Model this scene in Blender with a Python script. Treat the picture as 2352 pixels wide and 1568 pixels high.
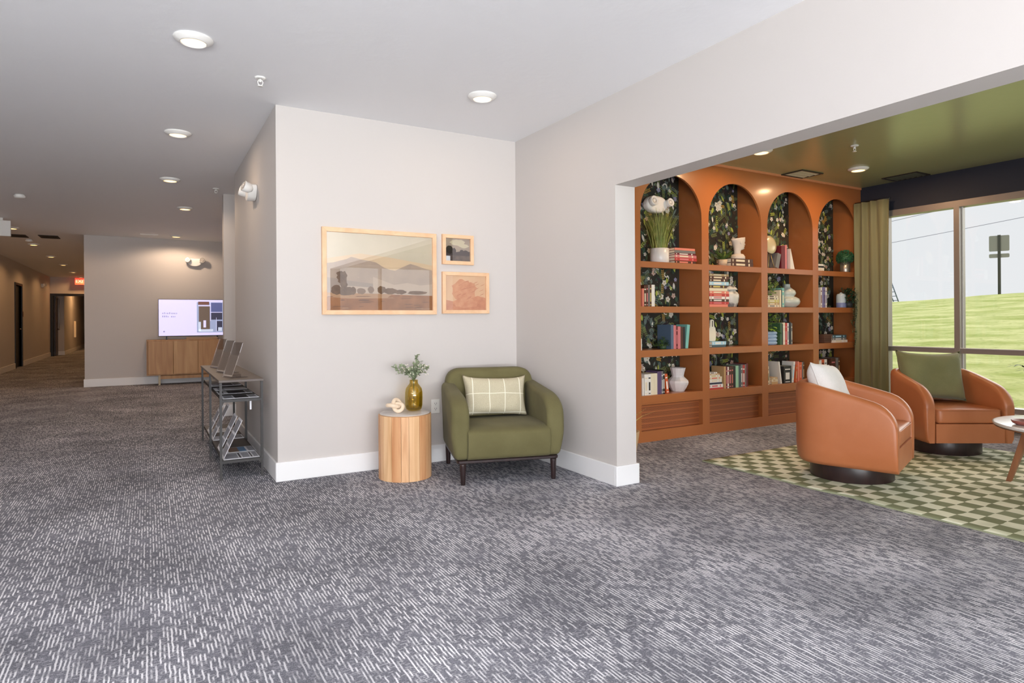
import bpy, bmesh, math, random
from mathutils import Vector, Matrix, Euler
random.seed(7)
PI = math.pi
for o in list(bpy.data.objects): bpy.data.objects.remove(o)
S = bpy.context.scene
COL = S.collection

# ---------------------------------------------------------------- camera
cd = bpy.data.cameras.new('camera'); cam = bpy.data.objects.new('camera', cd); COL.objects.link(cam)
yaw, roll = math.radians(30.0), math.radians(-0.373)
F = Vector((math.sin(yaw), math.cos(yaw), 0)); R = Vector((math.cos(yaw), -math.sin(yaw), 0)); U = Vector((0, 0, 1))
R2 = math.cos(roll) * R + math.sin(roll) * U; U2 = -math.sin(roll) * R + math.cos(roll) * U
cam.matrix_world = Matrix(((R2.x, U2.x, -F.x, 0), (R2.y, U2.y, -F.y, 0), (R2.z, U2.z, -F.z, 1.167), (0, 0, 0, 1)))
cd.sensor_width = 36; cd.lens = 1446 / 2352 * 36; cd.shift_y = -50.36 / 2352
cd.clip_start = .05; cd.clip_end = 400
S.camera = cam

# ---------------------------------------------------------------- world, suns, window light, exposure
S.view_settings.view_transform = 'Standard'; S.view_settings.look = 'None'
S.view_settings.exposure = 0.0; S.view_settings.gamma = 1; S.view_settings.use_curve_mapping = False
W = bpy.data.worlds.new('sky'); S.world = W; W.use_nodes = True
bgn = W.node_tree.nodes['Background']; bgn.inputs[0].default_value = (.86, .87, .91, 1); bgn.inputs[1].default_value = 1.06

def lamp(name, kind, loc, power, color=(1, 1, 1), size=1, size_y=None, direction=None, spread=None, angle=None):
    d = bpy.data.lights.new(name, kind); d.energy = power; d.color = color
    if kind == 'AREA':
        d.size = size
        if size_y: d.shape = 'RECTANGLE'; d.size_y = size_y
        else: d.shape = 'DISK'
        if spread: d.spread = spread
    if kind == 'SUN': d.angle = angle
    o = bpy.data.objects.new(name, d); COL.objects.link(o); o.location = loc
    if direction: o.rotation_euler = Vector(direction).to_track_quat('-Z', 'Y').to_euler()
    return o
# overcast daylight falling in through the library windows (east side)
lamp('daylight_east', 'SUN', (20, 0, 10), 3.2, (1.0, .99, .96), direction=(-1, .10, -.42), angle=math.radians(60))
# daylight through the big windows of the wall behind the camera
lamp('daylight_rear_window', 'AREA', (-.1, -4.16, 1.33), 138, (.93, .96, 1.0), 4.9, 2.1, (0.10, 1, -.22))
# added fill lamp by the rear windows, aimed up to brighten the ceiling
lamp('added_ceiling_fill_rear', 'AREA', (-.1, -4.12, .62), 580, (.94, .96, 1.0), 4.9, .7, (0.02, .48, .88))
lamp('added_ceiling_fill_west', 'AREA', (-2.86, -.6, 1.33), 260, (.93, .96, 1.0), 4.6, 1.9, (.22, .10, 1.0))  # added fill lamp on the unseen west side, lifts the lounge ceiling

# ---------------------------------------------------------------- helpers: materials
def lin(c):
    r = []
    for v in c:
        v = v / 255
        r.append(v / 12.92 if v <= .04045 else ((v + .055) / 1.055) ** 2.4)
    return (*r, 1)
MATS = {}
def mat(name, c, rough=.6, metal=0, spec=.5, emit=0, bump=None, noise=None, sheen=0, coat=0):
    """c: sRGB 0..255; bump=(scale,strength); noise=(scale, other colour, amount)"""
    if name in MATS: return MATS[name]
    m = bpy.data.materials.new(name); m.use_nodes = True; nt = m.node_tree; b = nt.nodes['Principled BSDF']
    b.inputs['Base Color'].default_value = lin(c); b.inputs['Roughness'].default_value = rough
    b.inputs['Metallic'].default_value = metal; b.inputs['Specular IOR Level'].default_value = spec
    if sheen: b.inputs['Sheen Weight'].default_value = sheen
    if coat: b.inputs['Coat Weight'].default_value = coat; b.inputs['Coat Roughness'].default_value = .15
    if emit: b.inputs['Emission Color'].default_value = lin(c); b.inputs['Emission Strength'].default_value = emit
    tc = None
    if bump or noise: tc = nt.nodes.new('ShaderNodeTexCoord')
    if noise:
        n = nt.nodes.new('ShaderNodeTexNoise'); n.inputs['Scale'].default_value = noise[0]; n.inputs['Detail'].default_value = 4
        mx = nt.nodes.new('ShaderNodeMix'); mx.data_type = 'RGBA'; mx.inputs[6].default_value = lin(c); mx.inputs[7].default_value = lin(noise[1])
        rp = nt.nodes.new('ShaderNodeMapRange'); rp.inputs[1].default_value = .35; rp.inputs[2].default_value = .7; rp.inputs[4].default_value = noise[2]
        nt.links.new(tc.outputs['Object'], n.inputs['Vector']); nt.links.new(n.outputs[0], rp.inputs[0])
        nt.links.new(rp.outputs[0], mx.inputs[0]); nt.links.new(mx.outputs[2], b.inputs['Base Color'])
    if bump:
        n = nt.nodes.new('ShaderNodeTexNoise'); n.inputs['Scale'].default_value = bump[0]; n.inputs['Detail'].default_value = 5
        bp = nt.nodes.new('ShaderNodeBump'); bp.inputs['Strength'].default_value = bump[1]; bp.inputs['Distance'].default_value = .01
        nt.links.new(tc.outputs['Object'], n.inputs['Vector']); nt.links.new(n.outputs[0], bp.inputs['Height']); nt.links.new(bp.outputs[0], b.inputs['Normal'])
    MATS[name] = m
    return m

def nodes(name):
    m = bpy.data.materials.new(name); m.use_nodes = True; nt = m.node_tree; MATS[name] = m
    return m, nt, nt.nodes['Principled BSDF']
def N(nt, kind, **kw):
    n = nt.nodes.new(kind)
    for k, v in kw.items():
        if k.startswith('i'): n.inputs[int(k[1:])].default_value = v
        else: setattr(n, k, v)
    return n
def M(nt, op, a, b=None, clamp=False):
    n = nt.nodes.new('ShaderNodeMath'); n.operation = op; n.use_clamp = clamp
    for i, v in enumerate((a, b)):
        if v is None: continue
        if isinstance(v, (int, float)): n.inputs[i].default_value = v
        else: nt.links.new(v, n.inputs[i])
    return n.outputs[0]
def MIX(nt, f, a, b):
    n = nt.nodes.new('ShaderNodeMix'); n.data_type = 'RGBA'
    for i, v in ((0, f), (6, a), (7, b)):
        if isinstance(v, tuple) or isinstance(v, (int, float)): n.inputs[i].default_value = v
        else: nt.links.new(v, n.inputs[i])
    return n.outputs[2]
def RANGE(nt, v, a, b, c=0, d=1):
    n = nt.nodes.new('ShaderNodeMapRange'); nt.links.new(v, n.inputs[0])
    for i, x in ((1, a), (2, b), (3, c), (4, d)): n.inputs[i].default_value = x
    return n.outputs[0]
def scaled(nt, vec, s, rot=None):
    n = nt.nodes.new('ShaderNodeMapping'); n.inputs['Scale'].default_value = s
    if rot: n.inputs['Rotation'].default_value = rot
    nt.links.new(vec, n.inputs['Vector']); return n.outputs[0]

def thin_glass(name, tint=(1, 1, 1, 1), base=.05, rough=0.0, edge=.55):
    m = bpy.data.materials.new(name); m.use_nodes = True; nt = m.node_tree; nt.nodes.clear(); MATS[name] = m
    out = N(nt, 'ShaderNodeOutputMaterial'); t = N(nt, 'ShaderNodeBsdfTransparent'); t.inputs[0].default_value = tint
    g = N(nt, 'ShaderNodeBsdfGlossy'); g.inputs['Roughness'].default_value = rough
    lw = N(nt, 'ShaderNodeLayerWeight'); lw.inputs[0].default_value = .35
    f = RANGE(nt, lw.outputs['Fresnel'], 0, 1, base, edge)
    mx = N(nt, 'ShaderNodeMixShader'); nt.links.new(f, mx.inputs[0]); nt.links.new(t.outputs[0], mx.inputs[1]); nt.links.new(g.outputs[0], mx.inputs[2])
    nt.links.new(mx.outputs[0], out.inputs[0])
    return m

# carpet: dark grey loop pile with light yarn streaks running along Y
def carpet():
    m, nt, b = nodes('carpet')
    tc = N(nt, 'ShaderNodeTexCoord').outputs['Object']
    wob = N(nt, 'ShaderNodeTexNoise'); wob.inputs['Scale'].default_value = 24; nt.links.new(tc, wob.inputs['Vector'])
    vm = N(nt, 'ShaderNodeVectorMath', operation='MULTIPLY_ADD'); nt.links.new(wob.outputs['Color'], vm.inputs[0])
    vm.inputs[1].default_value = (.009, .009, 0); nt.links.new(tc, vm.inputs[2]); p = vm.outputs[0]
    sp = N(nt, 'ShaderNodeSeparateXYZ'); nt.links.new(p, sp.inputs[0])
    def noise(s, det=2):
        n = N(nt, 'ShaderNodeTexNoise'); n.inputs['Scale'].default_value = 1; n.inputs['Detail'].default_value = det
        nt.links.new(scaled(nt, p, s), n.inputs['Vector']); return n.outputs[0]
    def yarn(across, along, period, freq, lo, hi, w):
        u = M(nt, 'DIVIDE', across, period); k = M(nt, 'FLOOR', u); fr = M(nt, 'ABSOLUTE', M(nt, 'SUBTRACT', M(nt, 'FRACT', u), .5))
        cb = N(nt, 'ShaderNodeCombineXYZ'); nt.links.new(M(nt, 'MULTIPLY', k, 7.31), cb.inputs[0]); nt.links.new(M(nt, 'MULTIPLY', along, freq), cb.inputs[1])
        n = N(nt, 'ShaderNodeTexNoise'); n.inputs['Scale'].default_value = 1; n.inputs['Detail'].default_value = 1; nt.links.new(cb.outputs[0], n.inputs['Vector'])
        return M(nt, 'MULTIPLY', RANGE(nt, n.outputs[0], lo, hi), RANGE(nt, fr, w, w + .10, 1, 0))
    streak = yarn(sp.outputs[0], sp.outputs[1], .0135, 15, .44, .55, .17)
    dash = yarn(sp.outputs[1], sp.outputs[0], .0095, 42, .50, .60, .15)
    fine = RANGE(nt, noise((260, 130, 1), 2), .35, .7)
    patch = N(nt, 'ShaderNodeTexNoise'); patch.inputs['Scale'].default_value = 1.6; patch.inputs['Detail'].default_value = 3; nt.links.new(tc, patch.inputs['Vector'])
    tile = N(nt, 'ShaderNodeTexWhiteNoise', noise_dimensions='2D')
    fl = N(nt, 'ShaderNodeVectorMath', operation='FLOOR'); nt.links.new(scaled(nt, tc, (1.64, 1.64, 0)), fl.inputs[0]); nt.links.new(fl.outputs[0], tile.inputs['Vector'])
    pt = RANGE(nt, patch.outputs[0], .35, .68, .72, 1.12)
    pt = M(nt, 'MULTIPLY', pt, RANGE(nt, tile.outputs[0], 0, 1, .95, 1.05))
    s = M(nt, 'MAXIMUM', streak, M(nt, 'MULTIPLY', dash, .45))
    s = M(nt, 'MULTIPLY', s, RANGE(nt, noise((3, 3, 1), 2), .3, .62, .55, 1))
    c = MIX(nt, fine, lin((102, 102, 110)), lin((138, 138, 147)))
    c = MIX(nt, s, c, lin((236, 234, 238)))
    hv = N(nt, 'ShaderNodeVectorMath', operation='SCALE'); nt.links.new(c, hv.inputs[0]); nt.links.new(pt, hv.inputs['Scale'])
    nt.links.new(hv.outputs[0], b.inputs['Base Color']); b.inputs['Roughness'].default_value = .95; b.inputs['Specular IOR Level'].default_value = .15
    h = M(nt, 'ADD', M(nt, 'MULTIPLY', s, .6), fine)
    bp = N(nt, 'ShaderNodeBump'); bp.inputs['Strength'].default_value = .35; bp.inputs['Distance'].default_value = .004
    nt.links.new(h, bp.inputs['Height']); nt.links.new(bp.outputs[0], b.inputs['Normal'])
    return m

def rug_mat():
    m, nt, b = nodes('rug_checks')
    tc = N(nt, 'ShaderNodeTexCoord').outputs['Object']
    ck = N(nt, 'ShaderNodeTexChecker'); ck.inputs['Scale'].default_value = 1 / .105
    wob = N(nt, 'ShaderNodeTexNoise'); wob.inputs['Scale'].default_value = 7; nt.links.new(tc, wob.inputs['Vector'])
    vm = N(nt, 'ShaderNodeVectorMath', operation='MULTIPLY_ADD'); nt.links.new(wob.outputs['Color'], vm.inputs[0])
    vm.inputs[1].default_value = (.03, .03, 0); nt.links.new(tc, vm.inputs[2])
    fl = N(nt, 'ShaderNodeVectorMath', operation='ADD'); nt.links.new(vm.outputs[0], fl.inputs[0]); fl.inputs[1].default_value = (-.015, -.015, .05)
    nt.links.new(fl.outputs[0], ck.inputs['Vector'])
    n = N(nt, 'ShaderNodeTexNoise'); n.inputs['Scale'].default_value = 2.4; n.inputs['Detail'].default_value = 4; nt.links.new(tc, n.inputs['Vector'])
    fade = RANGE(nt, n.outputs[0], .50, .72, 0, .7)
    light = MIX(nt, fade, lin((230, 230, 206)), lin((176, 182, 148)))
    fad2 = RANGE(nt, n.outputs[0], .34, .5, .45, 0)
    dark = MIX(nt, fad2, lin((128, 132, 102)), lin((160, 166, 136)))
    nt.links.new(MIX(nt, ck.outputs['Fac'], light, dark), b.inputs['Base Color'])
    b.inputs['Roughness'].default_value = .95; b.inputs['Specular IOR Level'].default_value = .1
    return m

def wood(name, c1, c2, scale=(30, 30, 2.2), rough=.5, lo=.3, hi=.7):
    if name in MATS: return MATS[name]
    m, nt, b = nodes(name)
    tc = N(nt, 'ShaderNodeTexCoord').outputs['Object']
    n = N(nt, 'ShaderNodeTexNoise'); n.inputs['Scale'].default_value = 1; n.inputs['Detail'].default_value = 5; n.inputs['Distortion'].default_value = .6
    nt.links.new(scaled(nt, tc, scale), n.inputs['Vector'])
    nt.links.new(MIX(nt, RANGE(nt, n.outputs[0], lo, hi), lin(c1), lin(c2)), b.inputs['Base Color'])
    b.inputs['Roughness'].default_value = rough
    return m

def leather(name, c, c2):
    m, nt, b = nodes(name)
    tc = N(nt, 'ShaderNodeTexCoord').outputs['Object']
    n = N(nt, 'ShaderNodeTexNoise'); n.inputs['Scale'].default_value = 4; n.inputs['Detail'].default_value = 5; nt.links.new(tc, n.inputs['Vector'])
    nt.links.new(MIX(nt, RANGE(nt, n.outputs[0], .35, .7), lin(c), lin(c2)), b.inputs['Base Color'])
    v = N(nt, 'ShaderNodeTexVoronoi'); v.inputs['Scale'].default_value = 260; nt.links.new(tc, v.inputs['Vector'])
    bp = N(nt, 'ShaderNodeBump'); bp.inputs['Strength'].default_value = .08; bp.inputs['Distance'].default_value = .002
    nt.links.new(v.outputs[0], bp.inputs['Height']); nt.links.new(bp.outputs[0], b.inputs['Normal'])
    b.inputs['Roughness'].default_value = .38; b.inputs['Specular IOR Level'].default_value = .5
    return m

def weave(name, c, c2, sc=420, rough=.9, sheen=.15, bs=.25):
    if name in MATS: return MATS[name]
    m, nt, b = nodes(name)
    tc = N(nt, 'ShaderNodeTexCoord').outputs['Object']
    n = N(nt, 'ShaderNodeTexNoise'); n.inputs['Scale'].default_value = sc; n.inputs['Detail'].default_value = 2; nt.links.new(tc, n.inputs['Vector'])
    n2 = N(nt, 'ShaderNodeTexNoise'); n2.inputs['Scale'].default_value = 5; n2.inputs['Detail'].default_value = 3; nt.links.new(tc, n2.inputs['Vector'])
    f = M(nt, 'MULTIPLY', M(nt, 'ADD', n.outputs[0], n2.outputs[0]), .5)
    nt.links.new(MIX(nt, RANGE(nt, f, .38, .62), lin(c), lin(c2)), b.inputs['Base Color'])
    bp = N(nt, 'ShaderNodeBump'); bp.inputs['Strength'].default_value = bs; bp.inputs['Distance'].default_value = .002
    nt.links.new(n.outputs[0], bp.inputs['Height']); nt.links.new(bp.outputs[0], b.inputs['Normal'])
    b.inputs['Roughness'].default_value = rough; b.inputs['Sheen Weight'].default_value = sheen; b.inputs['Specular IOR Level'].default_value = .2
    return m

CARPET = carpet(); RUG = rug_mat()
WALL = mat('wall_paint', (203, 197, 193), .75, spec=.3, bump=(180, .03))
WHITE_TRIM = mat('white_trim', (238, 237, 237), .45)
CEIL = mat('ceiling_paint', (238, 238, 240), .6, spec=.35, bump=(13, .22))
HALLWALL = WALL
GREENCEIL = mat('olive_ceiling_paint', (162, 164, 122), .24, spec=.9, bump=(12, .1))
NAVY = mat('navy_paint', (38, 42, 56), .6, bump=(300, .1))
TERRA = mat('terracotta_lacquer', (168, 101, 54), .38, spec=.5, bump=(90, .02), coat=.35)
ALU = mat('window_aluminium', (150, 140, 134), .4, .3)
DARKWOOD = wood('espresso_wood', (36, 24, 24), (52, 34, 33), (20, 20, 3), .35)
OAK = wood('oak_veneer', (176, 128, 84), (205, 160, 112), (14, 14, 1.2), .5)
SLAT = wood('oak_slats', (203, 148, 100), (232, 186, 140), (26, 26, 1.6), .5)
FRAMEWOOD = wood('ash_frame', (222, 178, 138), (236, 198, 160), (9, 9, 9), .5)
WALNUT = wood('walnut_leg', (120, 76, 48), (150, 98, 64), (18, 18, 2.5), .45)
TAN = leather('tan_leather', (178, 106, 64), (190, 118, 76))
OLIVE = weave('olive_fabric', (98, 92, 60), (110, 104, 70), 500, .85, .05, .12)
WHITE = mat('white_plastic', (236, 234, 230), .45)
BLACK = mat('black_plastic', (22, 22, 24), .4)
STEEL = mat('brushed_metal', (176, 172, 168), .3, 1)
RACKM = mat('gunmetal', (50, 47, 46), .5, 0)
RACKTOP = mat('rack_top_metal', (96, 86, 80), .5, 0)
PAPER = mat('paper_pages', (226, 212, 190), .85)
WARM = (1.0, .60, .30)

# ---------------------------------------------------------------- helpers: geometry
class G:
    def __init__(s): s.bm = bmesh.new()
    def face(s, pts, mi=0, smooth=False):
        f = s.bm.faces.new([s.bm.verts.new(p) for p in pts]); f.material_index = mi; f.smooth = smooth; return f
    def box(s, x0, x1, y0, y1, z0, z1, mi=0, bev=0, seg=2, mtx=None):
        return s.hexa([(x0, y0, z0), (x1, y0, z0), (x1, y1, z0), (x0, y1, z0), (x0, y0, z1), (x1, y0, z1), (x1, y1, z1), (x0, y1, z1)], mi, bev, seg, mtx)
    def hexa(s, p, mi=0, bev=0, seg=3, mtx=None, smooth=None):
        b = bmesh.new(); v = [b.verts.new(q) for q in p]
        for f in ((0, 3, 2, 1), (4, 5, 6, 7), (0, 1, 5, 4), (1, 2, 6, 5), (2, 3, 7, 6), (3, 0, 4, 7)): b.faces.new([v[i] for i in f])
        if bev: bmesh.ops.bevel(b, geom=list(b.edges), offset=bev, segments=seg, profile=.5, affect='EDGES', clamp_overlap=True)
        return s.merge(b, mi, mtx, (bool(bev) and seg > 2) if smooth is None else smooth)
    def merge(s, b, mi=0, mtx=None, smooth=False):
        if mtx is not None: bmesh.ops.transform(b, matrix=mtx, verts=b.verts)
        mp = {v: s.bm.verts.new(v.co) for v in b.verts}
        for f in b.faces:
            try: g = s.bm.faces.new([mp[v] for v in f.verts])
            except ValueError: continue
            g.material_index = mi; g.smooth = smooth
        b.free(); return s
    def cyl(s, r, z0, z1, n=32, r2=None, c=(0, 0), mi=0, bev=0, mtx=None, smooth=True):
        r2 = r if r2 is None else r2
        prof = [(0, z0), (r, z0), (r2, z1), (0, z1)]
        if bev: prof = [(0, z0), (r - bev, z0), (r - bev * .3, z0 + bev * .3), (r, z0 + bev), (r2, z1 - bev), (r2 - bev * .3, z1 - bev * .3), (r2 - bev, z1), (0, z1)]
        return s.lathe(prof, n, (c[0], c[1], 0), mi, mtx, smooth)
    def lathe(s, prof, n=32, c=(0, 0, 0), mi=0, mtx=None, smooth=True):
        b = bmesh.new(); rings = []
        for r, z in prof:
            if r < 1e-6: rings.append([b.verts.new((c[0], c[1], c[2] + z))])
            else: rings.append([b.verts.new((c[0] + r * math.cos(2 * PI * k / n), c[1] + r * math.sin(2 * PI * k / n), c[2] + z)) for k in range(n)])
        for a, d in zip(rings, rings[1:]):
            for k in range(n):
                k2 = (k + 1) % n
                q = [a[0] if len(a) == 1 else a[k], a[0] if len(a) == 1 else a[k2], d[0] if len(d) == 1 else d[k2], d[0] if len(d) == 1 else d[k]]
                u = []
                for v in q:
                    if v not in u: u.append(v)
                if len(u) > 2: b.faces.new(u)
        return s.merge(b, mi, mtx, smooth)
    def prism(s, poly, axis, t0, t1, mi=0, bev=0, seg=3, smooth=False, mtx=None):
        """poly 2-D points extruded along axis: 'x' -> (y,z), 'y' -> (x,z), 'z' -> (x,y)"""
        b = bmesh.new()
        def P(p, t): return (t, p[0], p[1]) if axis == 'x' else ((p[0], t, p[1]) if axis == 'y' else (p[0], p[1], t))
        a = [b.verts.new(P(p, t0)) for p in poly]; c = [b.verts.new(P(p, t1)) for p in poly]
        f1 = b.faces.new(a); f2 = b.faces.new(c[::-1]); n = len(poly)
        for i in range(n): b.faces.new([a[i], c[i], c[(i + 1) % n], a[(i + 1) % n]])
        bmesh.ops.recalc_face_normals(b, faces=b.faces)
        if bev: bmesh.ops.bevel(b, geom=list(set(list(f1.edges) + list(f2.edges))), offset=bev, segments=seg, profile=.5, affect='EDGES', clamp_overlap=True)
        return s.merge(b, mi, mtx, smooth)
    def tube(s, pts, r, n=8, mi=0, closed=False, mtx=None):
        pts = [Vector(p) for p in pts]; b = bmesh.new(); rings = []; L = len(pts)
        up = Vector((0, 0, 1)); prev = None
        for i, p in enumerate(pts):
            a = pts[(i - 1) % L] if closed or i else p; c = pts[(i + 1) % L] if closed or i < L - 1 else p
            t = (c - a).normalized()
            if prev is None:
                x = t.cross(up)
                if x.length < .05: x = t.cross(Vector((1, 0, 0)))
            else: x = prev - prev.dot(t) * t
            x.normalize(); prev = x; y = t.cross(x); rr = r[i] if isinstance(r, (list, tuple)) else r
            rings.append([b.verts.new(p + rr * (math.cos(2 * PI * k / n) * x + math.sin(2 * PI * k / n) * y)) for k in range(n)])
        for i in range(L if closed else L - 1):
            a, c = rings[i], rings[(i + 1) % L]
            for k in range(n): b.faces.new([a[k], a[(k + 1) % n], c[(k + 1) % n], c[k]])
        if not closed: b.faces.new(rings[0][::-1]); b.faces.new(rings[-1])
        return s.merge(b, mi, mtx, True)
    def leaf(s, p, d, up, L, w, mi=0, fold=.15, n=3, droop=0):
        """a pointed leaf: root p, direction d"""
        p = Vector(p); d = Vector(d).normalized(); sd = d.cross(Vector(up))
        if sd.length < .01: sd = d.cross(Vector((1, 0, .1)))
        sd.normalize(); nn = sd.cross(d).normalized(); prev = None
        for i in range(n + 1):
            t = i / n; ww = w * math.sin(PI * min(max(t, .02), .98)) ** .8 * .5
            c = p + d * L * t - nn * 0 + Vector((0, 0, -droop * L * t * t))
            row = [s.bm.verts.new(c + sd * ww + nn * fold * ww), s.bm.verts.new(c), s.bm.verts.new(c - sd * ww + nn * fold * ww)]
            if prev:
                for k in (0, 1):
                    f = s.bm.faces.new([prev[k], prev[k + 1], row[k + 1], row[k]]); f.material_index = mi; f.smooth = True
            prev = row
    def done(s, name, mats, parent=None, loc=None, rotz=0, fix=True):
        if fix: bmesh.ops.recalc_face_normals(s.bm, faces=s.bm.faces)
        me = bpy.data.meshes.new(name); s.bm.to_mesh(me); s.bm.free()
        for m in (mats if isinstance(mats, (list, tuple)) else [mats]): me.materials.append(m)
        o = bpy.data.objects.new(name, me); COL.objects.link(o)
        if parent: o.parent = parent
        if loc: o.location = loc
        if rotz: o.rotation_euler = (0, 0, rotz)
        return o
def tag(o, label, cat, group=None, kind=None):
    o['label'] = label; o['category'] = cat
    if group: o['group'] = group
    if kind: o['kind'] = kind
    return o
def thing(name, label, cat, loc=(0, 0, 0), rotz=0, group=None):
    o = bpy.data.objects.new(name, None); COL.objects.link(o); o.empty_display_size = .05
    o.location = loc; o.rotation_euler = (0, 0, rotz)
    return tag(o, label, cat, group)
def struct(o):
    o['kind'] = 'structure'; return o
def dup(root, loc, rotz=None, label=None):
    r = root.copy(); COL.objects.link(r); r.location = loc
    if rotz is not None: r.rotation_euler = (0, 0, rotz)
    if label: r['label'] = label
    for ch in root.children:
        c = ch.copy(); COL.objects.link(c); c.parent = r
        for g in ch.children:
            d = g.copy(); COL.objects.link(d); d.parent = c
    return r
def sbox(name, x0, x1, y0, y1, z0, z1, m):
    g = G(); g.box(x0, x1, y0, y1, z0, z1); return struct(g.done(name, m))
def arc(cx, cz, r, a0, a1, n):
    return [(cx + r * math.cos(math.radians(a0 + (a1 - a0) * i / n)), cz + r * math.sin(math.radians(a0 + (a1 - a0) * i / n))) for i in range(n + 1)]
def rpoly(pts, rads, n=5):
    """round the corners of a 2-D polygon"""
    out = []; L = len(pts)
    for i in range(L):
        p = Vector(pts[i]); a = Vector(pts[i - 1]); b = Vector(pts[(i + 1) % L]); r = rads[i] if isinstance(rads, (list, tuple)) else rads
        if r <= 0: out.append(tuple(p)); continue
        da = (a - p); db = (b - p); ra = min(r, da.length * .48); rb = min(r, db.length * .48)
        A = p + da.normalized() * ra; B = p + db.normalized() * rb
        for k in range(n + 1):
            t = k / n; q = A * (1 - t) ** 2 + p * 2 * t * (1 - t) + B * t * t; out.append(tuple(q))
    return out

#@@STRUCTURE
H = 2.74; T = .15
Y1, XA, XB, XJ, YJ, ZO = 4.817, .808, 2.825, 3.002, 3.442, 2.102
XT, YT, XH, YB, XW = -1.0, 13.66, -2.94, 4.518, 7.53
YR = -4.3      # rear wall
sbox('floor', -4.0, XW + .1, YR - .2, 41, -.12, 0, CARPET)
g = G(); g.box(XH - .1, XJ - .02, YR, Y1 + .05, H, H + .1); g.box(XH - .1, 2.2, Y1 + .05, 41, H, H + .1); struct(g.done('ceiling', CEIL))
sbox('ceiling_library', XJ - .02, XW + .1, YR, Y1 + .1, H, H + .1, GREENCEIL)
sbox('wall_back', XA, XB + .18, Y1, Y1 + T, 0, H, WALL)
sbox('wall_hall_side', XA, XA + T, Y1 + T, 7.33, 0, H, WALL)
sbox('wall_alcove_side', XA + T, 2.1, 7.18, 7.33, 0, H, WALL)
sbox('wall_alcove_back', 2.1, 2.2, 7.18, 8.65, 0, H, WALL)
sbox('wall_pier', XA, 2.1, 8.5, 8.65, 0, H, WALL)
sbox('wall_hall_east', 1.9, 2.05, 8.65, YT, 0, H, WALL)
g = G(); g.box(XT, 2.05, YT, YT + T, 0, H); struct(g.done('wall_television', WALL))
sbox('wall_corridor_east', XT, XT + T, YT + T, 26.8, 0, H, WALL)
g = G()
g.box(XH - T, XH, YR, -3, 0, H); g.box(XH - T, XH, -3, 1.8, 0, .25); g.box(XH - T, XH, -3, 1.8, 2.42, H); g.box(XH - T, XH, 1.8, 20.2, 0, H); g.box(XH - T, XH, 21.12, 26.95, 0, H); g.box(XH - T, XH, 20.2, 21.12, 2.14, H)
struct(g.done('wall_corridor_west', WALL))
g = G(); g.box(XH, XT, 26.8, 26.95, 2.17, H); g.box(-1.3, XT, 26.8, 26.95, 0, 2.17); struct(g.done('wall_corridor_end', WALL))
# the passage beyond the end doorway
sbox('wall_passage_west', -2.98, -2.62, 27.6, 40, 0, H, WALL)
sbox('wall_passage_corner', XH - T, XH, 26.95, 27.75, 0, H, WALL)
sbox('wall_passage_east', -1.2, -1.05, 26.95, 40, 0, H, WALL)
sbox('wall_passage_end', -2.98, -1.05, 40, 40.15, 0, H, WALL)
# wall between lounge and library with its wide opening
g = G()
g.box(XB, XJ, YJ, Y1, 0, H); g.box(XB, XJ, -1.8, YJ, ZO, H); g.box(XB, XJ, YR, -1.8, 0, H)
struct(g.done('wall_right', WALL))
# rear walls with their windows (behind the camera)
def wall_with_windows(name, x0, x1, wins, m):
    g = G(); zb, zt = .25, 2.42; x = x0
    for a, b in wins:
        g.box(x, a, YR - T, YR, 0, H); g.box(a, b, YR - T, YR, 0, zb); g.box(a, b, YR - T, YR, zt, H); x = b
    g.box(x, x1, YR - T, YR, 0, H); struct(g.done(name, m))
wall_with_windows('wall_rear', XH - T, XB, [(-2.6, 2.4)], WALL)
wall_with_windows('wall_library_rear', XB, XW + T, [(3.3, 7.1)], NAVY)
# window wall
g = G(); WZ0, WZ1 = .19, 2.41
g.box(XW, XW + T, YR, 4.9, WZ1, H); g.box(XW, XW + T, YR, 4.9, 0, WZ0); g.box(XW, XW + T, 4.25, 4.9, WZ0, WZ1); g.box(XW, XW + T, YR, -3.4, WZ0, WZ1)
struct(g.done('wall_window_side', NAVY))
sbox('wall_library_back', XJ, XW, 4.87, 4.97, 0, H, NAVY)

def window_x(name, y0, y1, muls, zt=.80, x=XW):
    muls = sorted(muls)
    """a storefront window in the plane x with mullions"""
    f = G(); d0, d1 = x - .035, x + .09
    f.box(d0, d1, y0, y1, WZ1 - .07, WZ1); f.box(d0, d1, y0, y1, WZ0, WZ0 + .05)
    f.box(d0, d1, y0, y0 + .05, WZ0 + .05, WZ1 - .07); f.box(d0, d1, y1 - .05, y1, WZ0 + .05, WZ1 - .07)
    for m in muls: f.box(d0, d1, m - .027, m + .027, WZ0 + .05, WZ1 - .07)
    ys = [y0 + .05] + [v for m in muls for v in (m - .027, m + .027)] + [y1 - .05]
    for a, b in zip(ys[::2], ys[1::2]): f.box(d0 + .012, d1 - .012, a, b, zt - .026, zt + .026)
    w = struct(f.done(name, ALU))
    gl = G(); gl.box(x + .03, x + .036, y0 + .01, y1 - .01, WZ0 + .01, WZ1 - .01); gl.done('pane', GLASS, w)
    st = G()
    for a, b in zip(ys[::2], ys[1::2]): st.box(x - .034, x - .024, a, b, zt + .0265, zt + .034)
    for m in muls: st.box(x + .02, x + .024, m - .037, m - .0275, WZ0 + .05, WZ1 - .07)
    st.done('weather_strip', WHITE, w)
    return w
GLASS = thin_glass('window_glass', (.97, .98, .97, 1), .02, 0, .3)
window_x('window_1', -3.4, 4.25, [3.455, 2.15, .84, -.47, -1.78])
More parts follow.
